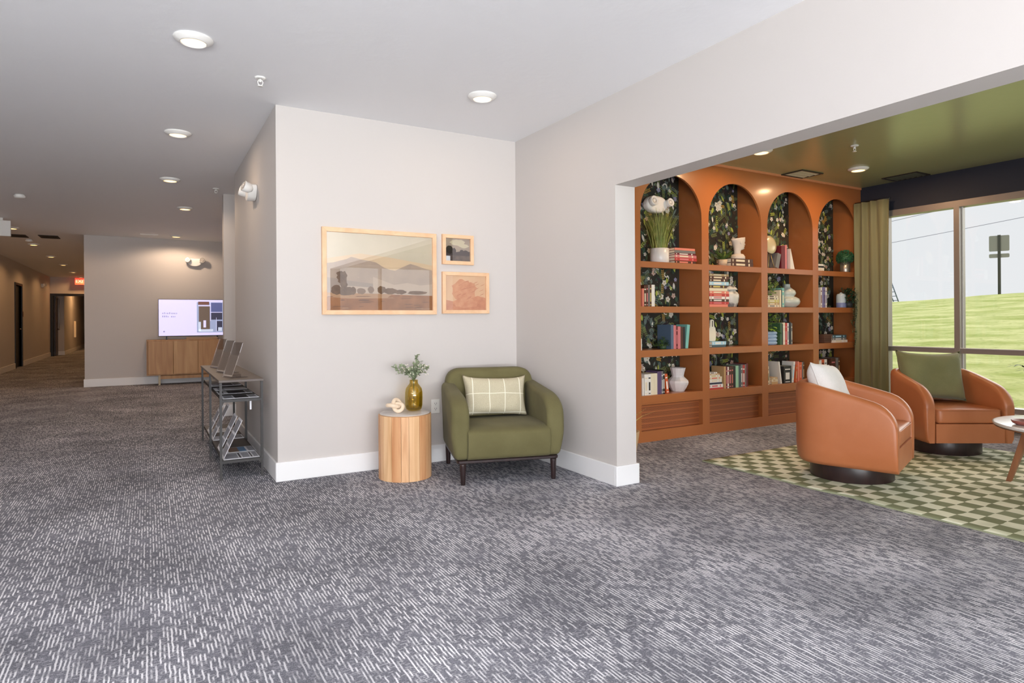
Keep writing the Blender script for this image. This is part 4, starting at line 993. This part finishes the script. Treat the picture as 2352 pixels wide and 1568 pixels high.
# bay 2
t = pot_plant('small_fern', 'small fern in a beige pot on the top shelf beside two brown books', 'plant', (5.197, 4.595, 1.7106), [(0, 0), (.042, 0), (.050, .066), (.045, .067), (0, .06)], mat('beige_pot', (206, 182, 152), .7))
g = G(); r_ = random.Random(4)
for i in range(46):
    a = r_.uniform(0, 6.28); d = Vector((math.cos(a), math.sin(a) * .6, r_.uniform(.35, 1.6))).normalized(); L = r_.uniform(.09, .17)
    for k in range(8):
        q = Vector((0, 0, .06)) + d * L * k / 7 + Vector((0, 0, -.25 * L * (k / 7) ** 2))
        for s_ in (-1, 1): g.leaf(q, d + Vector((-math.sin(a), math.cos(a), 0)) * s_ * .9, (0, 0, 1), .022, .007)
g.done('fronds', FERN, t, fix=False)
# bust
PL = mat('plaster', (214, 204, 194), .7)
t = thing('head_bust', 'white plaster head planter facing sideways on the two brown books', 'sculpture', (5.46, 4.62, 1.7106 + .0836))
lathe_obj('plinth', [(0, 0), (.072, 0), (.074, .004), (.074, .030), (.068, .034), (.06, .05), (.05, .055), (0, .055)], PL, t)
b = bmesh.new()   # head in profile, facing +x: cross-sections from neck to cut brow
secs = [(.05, -.004, .040, .038, 0, 0), (.075, -.008, .034, .034, 0, 0), (.095, -.006, .036, .036, .1, .0), (.108, .004, .046, .040, .25, .012), (.122, .008, .052, .042, .3, .018), (.132, .006, .053, .044, .3, .010), (.142, .006, .055, .046, .3, .018), (.150, .005, .056, .047, .3, .012), (.160, .004, .058, .049, .3, .024), (.170, .003, .061, .050, .3, .020), (.182, .0, .064, .052, .2, .008), (.195, -.002, .068, .053, .2, .016), (.215, -.004, .072, .054, .1, .014), (.228, .0, .070, .052, .1, .012)]
rings = []; n = 28
for z, cx, rx, ry, pw, nose in secs:
    rg = []; nose *= 1.7
    if z > .1: cx += .008; rx *= 1.22; ry *= 1.12
    for k in range(n):
        a = 2 * PI * k / n; x = cx + rx * math.cos(a); y = ry * math.sin(a)
        if abs(a) < .5 or a > 2 * PI - .5: x += nose * math.cos(min(a, 2 * PI - a) * PI) ** 2
        for s_ in (1.35, -1.35):     # eye hollows
            da = abs(((a - s_ * .42 + PI) % (2 * PI)) - PI)
            if .178 < z < .19 and da < .3: x -= .010
        if z > .19 and a > 1.8 and a < 4.5: x -= .006 * math.sin(a * 7 + z * 90); y += .003 * math.cos(a * 9 + z * 120)
        rg.append(b.verts.new((x, y, z + .012 * math.cos(a) * (z > .22))))
    rings.append(rg)
for p, q in zip(rings, rings[1:]):
    for k in range(n): b.faces.new([p[k], p[(k + 1) % n], q[(k + 1) % n], q[k]])
b.faces.new(rings[-1]); b.faces.new(rings[0][::-1])
g = G(); g.merge(b, smooth=True); g.done('head', PL, t)
for s_ in (-1, 1):
    g = G(); g.lathe([(0, -.004), (.011, 0), (.015, .004), (.012, .008), (.006, .003), (0, .002)], 16, mtx=Matrix.Translation((-.012, s_ * .050, .178)) @ Matrix.Scale(1.35, 4, (0, 0, 1)) @ Matrix.Rotation(-s_ * PI / 2, 4, 'X')); g.done('ear', PL, t)
# ginger jar
def jar_mat():
    m, nt, b = nodes('crackled_jar')
    tc = N(nt, 'ShaderNodeTexCoord').outputs['Object']; n = N(nt, 'ShaderNodeTexVoronoi'); n.inputs['Scale'].default_value = 17; nt.links.new(tc, n.inputs['Vector'])
    w = N(nt, 'ShaderNodeTexNoise'); w.inputs['Scale'].default_value = 40; nt.links.new(tc, w.inputs['Vector'])
    f = RANGE(nt, M(nt, 'ADD', n.outputs[0], M(nt, 'MULTIPLY', w.outputs[0], .5)), .5, .75)
    nt.links.new(MIX(nt, f, lin((124, 124, 122)), lin((214, 210, 200))), b.inputs['Base Color']); b.inputs['Roughness'].default_value = .35; return m
t = thing('ginger_jar', 'grey and white patterned ginger jar beside the tall book stack', 'jar', (5.335, 4.62, 1.2836)); JM = jar_mat()
lathe_obj('jar_body', [(0, 0), (.062, 0), (.066, .006), (.084, .05), (.093, .10), (.092, .13), (.075, .155), (.06, .166), (.058, .178), (0, .178)], JM, t)
l = lathe_obj('lid', [(.058, .1785), (.074, .180), (.076, .186), (.064, .205), (.04, .222), (.014, .228), (0, .228)], JM, t)
g = G(); g.lathe([(.008, .2285), (.010, .234), (.016, .240), (.012, .250), (0, .252)], 20); g.done('knob', JM, l)
# bottle-shaped board
g = G(); pr = rpoly([(-.046, 0), (.046, 0), (.054, .06), (.050, .125), (.026, .155), (.024, .225), (-.024, .225), (-.026, .155), (-.050, .125), (-.054, .06)], .02, 5)
g.prism(pr, 'y', 0, .02, bev=.004, seg=2, smooth=True)
o = g.done('ceramic_bottle', mat('bone_ceramic', (230, 220, 200), .5)); g = G(); g.box(-.006, .006, -.0012, .0, .150, .212, bev=.0005, seg=1); g.done('handle_slot', mat('slot_dark', (60, 44, 36), .8), o)
o.location = (5.035, YF + .07, .8686 + .0608); tag(o, 'flat bone-coloured bottle ornament with a slotted neck on the pale blue books', 'ornament')
# bay 3: disc on stand
t = thing('disc_ornament', 'round pale gold disc on a thin tripod stand, top shelf of third bay', 'ornament', (5.925, 4.575, 1.7106))
g = G(); g.lathe([(0, .018), (.06, .016), (.10, .004), (.1025, 0), (.10, -.004), (.06, -.010), (0, -.012)], 40, mtx=Matrix.Translation((0, 0, .262)) @ Matrix.Rotation(math.radians(80), 4, 'X')); g.done('disc', mat('champagne_lacquer', (214, 200, 162), .25, .1), t)
for dx, dy in ((-.07, -.03), (.03, -.03), (-.02, .08)):
    g = G(); g.tube([(dx, dy, 0), (dx * .2, dy * .25 + .01, .17)], .0035, 6); g.done('leg', mat('pale_brass', (206, 180, 120), .35, .7), t)
WB = mat('white_bookend', (226, 222, 214), .5)
def wedge(x, label, w=.055, h=.19, flip=1, dy=.03):
    g = G(); g.prism([(0, 0), (flip * w, 0), (flip * .006, h), (0, h)] if flip > 0 else [(-w, 0), (0, 0), (0, h), (-.006, h)], 'y', 0, .10); tag(g.done('bookend', WB, loc=(x, YF + dy, 1.7108)), label, 'bookend')
wedge(6.233, 'white triangular bookend after the pink book on the top shelf', .075, .23)
# bay 3 r2
g = G(); g.lathe([(0, 0), (.085, 0), (.092, .004), (.128, .035), (.138, .065), (.128, .098), (.095, .118), (.072, .126), (.088, .145), (.094, .165), (.084, .192), (.05, .218), (.034, .232), (.031, .262), (.033, .266), (.028, .266), (.026, .235), (0, .23)], 48)
tag(g.done('gourd_vase', mat('celadon', (198, 204, 196), .25), loc=(6.325, 4.66, 1.2836)), 'glossy pale celadon double gourd vase on the second shelf', 'vase')
t = thing('trailing_plant', 'small leafy green plant spilling over the cream book stack', 'plant', (5.865, 4.60, 1.2836 + .1286)); r_ = random.Random(6)
lathe_obj('pot', [(0, 0), (.026, 0), (.032, .05), (0, .048)], CER, t, n=18); g = G()
for i in range(150):
    g.leaf((r_.uniform(-.03, .085), r_.uniform(-.10, 0), r_.uniform(.02, .17)), (r_.uniform(-1, 1), r_.uniform(-1, .2), r_.uniform(-.8, .8)), (0, 0, 1), .026, .015)
g.done('foliage', mat('fresh_leaf', (110, 138, 66), .6, noise=(30, (150, 172, 96), .9)), t, fix=False)
# bay 3 r3
t = thing('potted_plant', 'bright lime leafed plant in a ridged pale blue pot', 'plant', (5.945, 4.63, .8686))
pr = [(0, 0), (.080, 0)]
for k in range(4):
    for i in range(7): a = PI * i / 6; pr.append((.088 + .012 * math.sin(a), .004 + k * .036 + .036 * i / 6))
pr += [(.078, .150), (.076, .14), (0, .138)]
lathe_obj('pot', pr, mat('pale_blue_glaze', (154, 178, 204), .3), t)
r_ = random.Random(2); g = G()
for i in range(46):
    a = r_.uniform(0, 6.28); rr_ = r_.uniform(.0, .06); z_ = .14 + .19 * r_.random() ** .8
    g.leaf((rr_ * math.cos(a), -.03 + rr_ * math.sin(a), z_), (math.cos(a), math.sin(a) - .3, r_.uniform(-.3, .9)), (0, 0, 1), r_.uniform(.06, .085), r_.uniform(.036, .05), fold=.25, droop=.3)
g.done('leaves', LIME, t, fix=False); g = G()
for i in range(9): a = i * .7; g.tube([(.02 * math.cos(a), .02 * math.sin(a), .13), (.045 * math.cos(a), .045 * math.sin(a) - .02, .29)], .002, 5)
g.done('stems', STEMM, t)
# bay 4
t = thing('topiary_ball', 'round dark green ball plant in a silver cylinder pot', 'plant', (7.335, 4.60, 1.7106))
lathe_obj('pot', [(0, 0), (.053, 0), (.055, .004), (.057, .132), (.052, .132), (.051, .12), (0, .118)], mat('silver_pot', (186, 178, 168), .36, .85), t)
r_ = random.Random(12); g = G()
g.lathe([(.078 * math.sin(PI * i / 12), .175 - .068 * math.cos(PI * i / 12)) for i in range(13)], 24)
for i in range(750):
    a = r_.uniform(0, 6.28); ph = math.acos(r_.uniform(-.6, 1)); d = Vector((math.sin(ph) * math.cos(a), math.sin(ph) * math.sin(a), math.cos(ph)))
    g.leaf(Vector((0, 0, .175)) + Vector((d.x * .095, d.y * .078, d.z * .085)), d + Vector((r_.uniform(-.7, .7), r_.uniform(-.7, .7), r_.uniform(-.7, .7))), (r_.random(), r_.random(), 1), .022, .009)
g.done('foliage', mat('topiary_green', (44, 92, 60), .6, noise=(30, (70, 124, 80), .9)), t, fix=False)
g = G(); g.lathe([(0, 0), (.05, 0), (.054, .004), (.055, .06), (.053, .145), (.044, .165), (.016, .172), (.013, .182), (0, .186)], 32, mi=0)
o = g.done('blue_vase', [mat('blue_white_glaze', (186, 204, 214), .3)]); g = G(); g.lathe([(.0552, .004), (.0562, .008), (.0562, .058), (.0552, .060)], 32); g.done('glaze_band', mat('lilac_glaze', (122, 134, 178), .3), o)
o.location = (7.235, 4.59, 1.2836); tag(o, 'narrow pale blue vase with a lilac foot on the second shelf', 'vase')
t = thing('trailing_plant', 'dark trailing plant hanging over the shelf beside the curtain', 'plant', (7.335, 4.565, 1.2836)); r_ = random.Random(21)
lathe_obj('pot', [(0, 0), (.045, 0), (.055, .08), (0, .075)], mat('charcoal_pot', (60, 60, 60), .6), t, n=20); g = G()
for i in range(340): g.leaf((r_.uniform(-.11, .075), r_.uniform(-.10, .05), .05 + .17 * r_.random()), (r_.uniform(-1, 1), r_.uniform(-1, .5), r_.uniform(-.6, .9)), (0, 0, 1), .035, .018)
for s_ in range(14):
    x = r_.uniform(-.06, .085); L = r_.uniform(.25, .62)
    for k in range(int(L * 46)): g.leaf((x + .02 * math.sin(k * .4), -.082 + r_.uniform(-.01, .0), .07 - L * k / (L * 46)), (r_.uniform(-1, 1), r_.uniform(-1, 0), r_.uniform(-1, .3)), (0, 0, 1), .022, .012)
g.done('foliage', DKG, t, fix=False)
g = G(); g.hexa([(-.065, -.05, 0), (.065, -.05, 0), (.065, .05, 0), (-.065, .05, 0), (-.08, -.06, .10), (.08, -.06, .10), (.08, .06, .10), (-.08, .06, .10)]); 
for k in range(3): g.box(-.0745, .0745, -.0605, .0605, .03 + k * .024, .032 + k * .024, mi=1)
o = g.done('ribbed_planter', [mat('umber_planter', (104, 72, 56), .6), mat('umber_line', (62, 40, 30), .7)], loc=(6.93, 4.615, .8686)); tag(o, 'small tapered brown ribbed planter beside three stacked books', 'planter')

#@@LIBRARY FURNITURE
def barrel_chair(name, label, loc, rot):
    t = thing(name, label, 'swivel chair', loc, rot, group='tan leather swivel armchairs on the checked rug')
    W_, D_ = .36, .35
    # outer plan curve, from front right round the back to front left (front is local +y)
    path = []
    fro = [0, .003, .008, .016, .028, .045, .07, .10, .14, .19, .25, .32, .40]
    for e_ in fro: path.append((W_, D_ - e_))
    for i in range(1, 24):
        a = PI * i / 24; path.append((W_ * math.copysign(abs(math.cos(a)) ** .72, math.cos(a)), -.05 - .30 * math.sin(a) ** .80))
    for e_ in reversed(fro): path.append((-W_, D_ - e_))
    n = len(path); g = G(); rings = []; TH = .085
    for i, (x, y) in enumerate(path):
        p = Vector((x, y)); a = Vector(path[max(i - 1, 0)]); c = Vector(path[min(i + 1, n - 1)]); tg = (c - a).normalized(); nrm = Vector((-tg.y, tg.x))
        if nrm.dot(-p) < 0: nrm = -nrm
        k = (D_ - y) / (2 * D_)                                # 0 at the front, 1 at the back
        h = .545 + .155 * min(1, k * 1.25) ** .8
        fr = .14; e = D_ - y
        if e < fr: h = h - .13 * (1 - math.sqrt(max(0, 1 - (1 - e / fr) ** 2)))
        cp = 1 if e > .028 else .62 + .38 * math.sqrt(max(0, 1 - (1 - e / .028) ** 2))
        base_ = .13; sec = []
        for off, z in ((.028, base_), (.010, base_ + .03), (.002, base_ + .12), (.0, h - .05), (.005, h - .022), (.022, h - .004), (TH / 2, h), (TH - .022, h - .004), (TH - .005, h - .022), (TH, h - .05), (TH, base_ + .15), (TH, base_)):
            off = TH / 2 + (off - TH / 2) * cp; q = p + nrm * off; sec.append(g.bm.verts.new((q.x, q.y, z)))
        rings.append(sec)
    for a, b in zip(rings, rings[1:]):
        for k in range(len(a) - 1): f = g.bm.faces.new([a[k], a[k + 1], b[k + 1], b[k]]); f.smooth = True
        g.bm.faces.new([a[-1], a[0], b[0], b[-1]])
    for rg in (rings[0], rings[-1]): g.bm.faces.new(rg)
    g.done('barrel_shell', TAN, t)
    pi = [(x * .80, (y if y > .3 else y * .80)) for x, y in path]
    pi = [(max(-W_ + TH + .001, min(W_ - TH - .001, x)), min(y, D_ - .004)) for x, y in pi]
    g = G(); g.prism(pi, 'z', .131, .288, bev=.006, seg=2); g.done('seat_platform', TAN, t)
    pc = [(x * .985, (y if y > 0 else y * .75)) for x, y in pi]
    pc = rpoly([(.262, .345), (.262, -.15), (.16, -.22), (-.16, -.22), (-.262, -.15), (-.262, .345)], [.05, .1, .1, .1, .1, .05], 5)
    g = G(); g.prism(pc, 'z', .2895, .408, bev=.022, seg=4, smooth=True)
    for v in g.bm.verts:
        if v.co.z > .36: v.co.z += .018 * max(0, 1 - (v.co.x / .27) ** 2) * max(0, 1 - (v.co.y / .36) ** 2)
    c = g.done('seat_cushion', TAN, t)
    pts = [(x * 1.002, y * 1.002 + .0005, .398) for x, y in pc]
    g = G(); g.tube(pts, .0035, 6, closed=True); g.done('piping', TAN, c)
    g = G(); g.cyl(.275, .010, .13, 64, bev=.004); g.done('swivel_base', DARKWOOD, t)
    return t
barrel_chair('swivel_chair', 'tan leather barrel chair with the white cushion, seen from its side, on the rug', (4.46, 2.76, 0), math.radians(200))
barrel_chair('swivel_chair', 'tan leather barrel chair with the green cushion, before the window', (6.0, 2.88, 0), math.radians(148))
def place_pillow(o, c, rot, ly, z, tilt, lx=0, roll_=0):
    Rz = Matrix.Rotation(rot, 4, 'Z')
    o.matrix_world = Matrix.Translation(c) @ Rz @ Matrix.Translation((lx, ly, z)) @ Matrix.Rotation(PI, 4, 'Z') @ Matrix.Rotation(math.radians(tilt), 4, 'X') @ Matrix.Rotation(math.radians(roll_), 4, 'Y')
def cushion_rim(o, w, h, pinch, m, corner=0, r=.004):
    g = G(); pts = []; n = 22
    def P_(u, v):
        x = u * (w / 2) * (1 - pinch * (1 - v * v) * abs(u) ** 3); z = h / 2 + v * (h / 2) * (1 - pinch * (1 - u * u) * abs(v) ** 3) + corner * (abs(u) ** 6) * max(v, 0) ** 6; return (x, 0, z)
    for i in range(n): pts.append(P_(2 * i / n - 1, -1))
    for i in range(n): pts.append(P_(1, 2 * i / n - 1))
    for i in range(n): pts.append(P_(1 - 2 * i / n, 1))
    for i in range(n): pts.append(P_(-1, 1 - 2 * i / n))
    g.tube(pts, r, 6, closed=True); g.done('welt', m, o)
WC = weave('white_wool', (222, 218, 214), (236, 232, 228), 240, .95, .2, .5); GC = weave('sage_linen', (114, 112, 74), (128, 126, 86), 420, .9, .2, .2)
g = pillow(.46, .44, .20, None, 24, .05); o = g.done('throw_pillow', WC); place_pillow(o, (4.46, 2.76, 0), math.radians(200), -.075, .40, -20, lx=-.02, roll_=6); cushion_rim(o, .46, .44, .05, WC)
tag(o, 'white wool cushion standing in the side-on tan leather chair', 'cushion')
g = pillow(.57, .43, .20, None, 24, .10, corner=.02); o = g.done('throw_pillow', GC); place_pillow(o, (6.0, 2.88, 0), math.radians(148), -.10, .43, -14, lx=.02, roll_=2); cushion_rim(o, .57, .43, .10, GC, .02, .003)
tag(o, 'large sage green cushion standing in the tan chair by the window', 'cushion')
# rug
g = G(); x0, x1, ya, yb = 3.905, 6.38, .45, 3.675; nx, ny = 50, 64
def rz(u, v): 
    e = math.exp(-((u) / .03)) * (.006 * math.exp(-((v - .60) / .05) ** 2) + .002 * math.sin(v * 23) ** 2)
    return .009 + e
def rx(u, v): return x0 + (x1 - x0) * u + (1 - u) ** 8 * (.022 * math.exp(-((v - .62) / .04) ** 2) - .012 * math.exp(-((v - .70) / .04) ** 2) + .004 * math.sin(v * 19))
V = [[g.bm.verts.new((rx(i / nx, j / ny), ya + (yb - ya) * j / ny, rz(i / nx, j / ny))) for j in range(ny + 1)] for i in range(nx + 1)]
B = {}
for i in range(nx):
    for j in range(ny): f = g.bm.faces.new([V[i][j], V[i + 1][j], V[i + 1][j + 1], V[i][j + 1]]); f.smooth = True
rim = [V[i][0] for i in range(nx + 1)] + [V[nx][j] for j in range(1, ny + 1)] + [V[i][ny] for i in range(nx - 1, -1, -1)] + [V[0][j] for j in range(ny - 1, 0, -1)]
low = [g.bm.verts.new((v.co.x, v.co.y, .0006)) for v in rim]
for k in range(len(rim)): f = g.bm.faces.new([rim[k], low[k], low[(k + 1) % len(rim)], rim[(k + 1) % len(rim)]]); f.material_index = 1
tag(g.done('rug', [RUG, mat('rug_binding', (150, 152, 122), .9)]), 'green and cream checkerboard area rug under the tan chairs', 'rug')
# round table
t = thing('coffee_table', 'round white coffee table with splayed walnut legs at the picture edge', 'coffee table', (5.26, 1.66, .0095))
g = G(); g.lathe([(0, .4185), (.485, .4185), (.497, .424), (.5, .436), (.499, .4405), (.49, .4415), (0, .4415)], 96); g.done('tabletop', mat('white_marble', (232, 230, 230), .18, noise=(5, (210, 208, 208), .8)), t)
g = G(); g.lathe([(0, .402), (.44, .402), (.488, .412), (.492, .418), (0, .418)], 96); g.done('underframe', WALNUT, t)
for a in (94, 214, 334):
    a = math.radians(a); d = Vector((math.cos(a), math.sin(a), 0)); s_ = Vector((-d.y, d.x, 0)); g = G()
    def q(r, z, w, th): c = d * r + Vector((0, 0, z)); return [c - s_ * w - d * th, c + s_ * w - d * th, c + s_ * w + d * th, c - s_ * w + d * th]
    lo_, hi_ = q(.43, 0.0, .016, .015), q(.31, .402, .036, .022); g.hexa(lo_ + hi_, bev=.004, seg=2); g.done('leg', WALNUT, t)
g = G(); r_ = random.Random(3)
g.lathe([(0, 0), (.05, 0), (.07, .012), (.078, .03), (.072, .03), (.05, .014), (0, .008)], 28)
tag(g.done('small_dish', mat('rose_dish', (150, 84, 74), .4), loc=(4.995, 1.90, .4515)), 'small rust red dish on the round white table at the picture edge', 'dish')
# curtain
g = G(); ny, nz = 120, 16; Yc0, Yc1 = 4.105, 4.50; V = []
for i in range(ny + 1):
    u = i / ny; col_ = []
    for k in range(nz + 1):
        v = k / nz; z = .015 + v * 2.515; fl = .026 * math.sin(u * 2 * PI * 3.6 + .8 * math.sin(3 * u)) + .012 * math.sin(u * 2 * PI * 1.7 + 1 + .6 * v) ; fl *= (.75 + .25 * (1 - v)); fl += .012 * math.sin(u * 40) * max(0, v - .85) * 6
        y = Yc0 + (Yc1 - Yc0) * u + (.035 * (v - .5) if i == 0 else 0) * 0 + .010 * math.sin(v * 4 + u * 9)
        col_.append(g.bm.verts.new((7.37 + fl, y, z)))
    V.append(col_)
for i in range(ny):
    for k in range(nz): f = g.bm.faces.new([V[i][k], V[i + 1][k], V[i + 1][k + 1], V[i][k + 1]]); f.smooth = True
t = thing('curtain', 'olive green floor-length curtain hanging between bookcase and window', 'curtain', (0, 0, 0))
def curtain_mat():
    m, nt, b = nodes('olive_velvet'); b.inputs['Base Color'].default_value = lin((146, 142, 104)); b.inputs['Roughness'].default_value = .7; b.inputs['Sheen Weight'].default_value = .25
    tr = N(nt, 'ShaderNodeBsdfTranslucent'); tr.inputs[0].default_value = lin((150, 160, 90)); mx = N(nt, 'ShaderNodeMixShader'); mx.inputs[0].default_value = .22
    out = nt.nodes['Material Output']; nt.links.new(b.outputs[0], mx.inputs[1]); nt.links.new(tr.outputs[0], mx.inputs[2]); nt.links.new(mx.outputs[0], out.inputs[0]); return m
o = g.done('drape', curtain_mat(), t, fix=False); sm = o.modifiers.new('thickness', 'SOLIDIFY'); sm.thickness = .003
g = G(); g.tube([(7.40, 4.09, 2.537), (7.40, 4.51, 2.537)], .008, 10); g.done('curtain_rod', BLACK, t)
# plant by the opening and plant near the window
t = pot_plant('floor_plant', 'arching yellow green plant mostly hidden behind the white wall end', 'plant', (3.56, 4.22, 0), [(0, 0), (.09, 0), (.12, .20), (.11, .20), (0, .18)], mat('basket_tan', (180, 150, 110), .8))
soil(t, .108, .18)
g = grass_blades(16, .34, .26, .05, 33, .014, .7, .17)
for e, zz in (((.315, .215, .300)), .02), ((.33, .21, .185), .06):
    pts = []
    prev = None
    for k in range(9):
        t_ = k / 8; c = Vector((e[0] * t_, e[1] * t_, .2 + (e[2] - .2) * t_ + .10 * math.sin(PI * t_))); w = .008 * (1 - t_ * .8); q = [g.bm.verts.new(c + Vector((.0, w, w))), g.bm.verts.new(c - Vector((.0, w, w)))]
        if prev: g.bm.faces.new([prev[0], prev[1], q[1], q[0]])
        prev = q
g.done('blades', mat('yellow_green_blade', (196, 184, 110), .6), t, fix=False)
t = pot_plant('palm_plant', 'dark palm by the window, only its leaf tips at the picture edge', 'plant', (7.12, 2.30, 0), [(0, 0), (.12, 0), (.16, .32), (.15, .32), (0, .30)], mat('grey_planter', (120, 118, 116), .6))
soil(t, .145, .30)
g = G(); r_ = random.Random(5)
for i in range(12):
    a = 2 * PI * i / 12 + .1; L = .42; pts = []
    for k in range(7): t_ = k / 6; pts.append((L * t_ * math.cos(a), L * t_ * math.sin(a), .3 + .62 * t_ - .22 * t_ * t_ + .02 * (i % 3)))
    g.tube(pts, .004, 5)
    for k in range(2, 7):
        for s_ in (-1, 1): g.leaf(pts[k], (math.cos(a + s_ * .9), math.sin(a + s_ * .9), .25), (0, 0, 1), .15, .016, droop=.3)
g.done('fronds', DKG, t, fix=False)

#@@OUTSIDE
def lawn_mat():
    m, nt, b = nodes('lawn')
    tc = N(nt, 'ShaderNodeTexCoord').outputs['Object']
    n1 = N(nt, 'ShaderNodeTexNoise'); n1.inputs['Scale'].default_value = 1; n1.inputs['Detail'].default_value = 6; nt.links.new(scaled(nt, tc, (2.2, 1.0, 2)), n1.inputs['Vector'])
    n2 = N(nt, 'ShaderNodeTexNoise'); n2.inputs['Scale'].default_value = 9; n2.inputs['Detail'].default_value = 7; nt.links.new(tc, n2.inputs['Vector'])
    c = MIX(nt, RANGE(nt, n1.outputs[0], .35, .68), lin((176, 188, 104)), lin((228, 228, 162)))
    c = MIX(nt, RANGE(nt, n2.outputs[0], .56, .72, 0, .55), c, lin((132, 154, 70)))
    nt.links.new(c, b.inputs['Base Color']); b.inputs['Roughness'].default_value = .95; b.inputs['Specular IOR Level'].default_value = .1
    bp = N(nt, 'ShaderNodeBump'); bp.inputs['Strength'].default_value = .5; bp.inputs['Distance'].default_value = .05; nt.links.new(n2.outputs[0], bp.inputs['Height']); nt.links.new(bp.outputs[0], b.inputs['Normal']); return m
LAWN = lawn_mat()
g = G(); nx, ny = 40, 50; V = []
def hz(x, y):
    cr = 1.90 + .055 * (12 - y) * .9; t_ = min(max((x - 8.3) / 17.5, 0), 1)
    z = -.02 + (cr + .02) * (t_ ** .92) if x < 25.8 else cr - (x - 25.8) * .12
    return z + .03 * math.sin(x * 1.3 + y) * math.sin(y * .9) * min(t_ * 4, 1)
for i in range(nx + 1):
    x = 8.3 + 26 * (i / nx) ** 1.3; V.append([g.bm.verts.new((x, -22 + 50 * j / ny, hz(x, -22 + 50 * j / ny))) for j in range(ny + 1)])
for i in range(nx):
    for j in range(ny): f = g.bm.faces.new([V[i][j], V[i + 1][j], V[i + 1][j + 1], V[i][j + 1]]); f.smooth = True
o = g.done('lawn_bank', LAWN, fix=False); tag(o, 'sloping lawn rising outside the window', 'grass', kind='stuff')
sbox('trim_walkway', XW + T, 8.35, -12, 12, -.14, .005, mat('concrete', (214, 212, 208), .8))
g = G(); g.box(-16, 8.3, -30, YR - T, -.14, -.04); o = g.done('lawn_rear', LAWN); tag(o, 'flat lawn behind the building', 'grass', kind='stuff')
def at_d(az, D): return Vector((math.sin(az) * D, math.cos(az) * D, 0))
t = thing('road_sign', 'two grey sign backs on a steel post at the crest of the lawn', 'sign', (25.92, 10.60, 1.93), math.radians(-22.4))
g = G(); g.box(-.022, .022, -.0, .004, 0, 2.1); g.box(-.045, -.022, -.02, .004, 0, 2.1); g.box(.022, .045, -.02, .004, 0, 2.1); g.done('post', mat('post_green_steel', (84, 88, 84), .5, .4), t)
SB = mat('sign_back_grey', (150, 150, 146), .5, .2)
# local frame: sign faces away up the road; x across
g = G(); g.prism(rpoly([(-.285, 1.53), (.285, 1.53), (.285, 2.08), (-.285, 2.08)], .04, 4), 'y', .006, .012); g.done('sign_panel', SB, t)
g = G(); g.prism(rpoly([(-.285, 1.30), (.285, 1.30), (.285, 1.44), (-.285, 1.44)], .04, 4), 'y', .006, .012); g.done('sign_panel', SB, t)
t.rotation_euler = (0, 0, -math.radians(68))
t = thing('lattice_ladder', 'blue grey lattice pole leaning at the lawn crest beside the curtain edge', 'pole', (24.5, 13.50, 1.75), -math.radians(61))
g = G(); g.tube([(-.30, 0, .95), (.04, 0, 0)], .022, 6); g.tube([(-.10, 0, .98), (.20, 0, 0)], .022, 6); g.done('rail', mat('blue_grey_steel', (112, 124, 150), .5), t)
g = G()
for k in range(6): a = k / 6 + .05; g.tube([(-.30 + .34 * (1 - a), 0, .95 * a), (-.10 + .30 * (1 - a), 0, .98 * a)], .014, 6)
g.done('rung', MATS['blue_grey_steel'], t)
for (a, b, l) in (((52.5, 29.05, 8.99), (58.0, 14.0, 11.6), 'thin overhead wire high in the sky beyond the window'), ((52.5, 29.05, 7.25), (56.07, 21.35, 8.53), 'lower thin overhead wire crossing the sky beyond the window')):
    A, B_ = Vector(a), Vector(b); d = B_ - A; p0, p1 = A - d * 2.2, B_ + d * 2.2; g = G()
    g.tube([p0.lerp(p1, i / 12) + Vector((0, 0, -.35 * math.sin(PI * i / 12) + .3)) for i in range(13)], .022, 5)
    tag(g.done('power_line', mat('cable_grey', (150, 152, 160), .6)), l, 'cable')
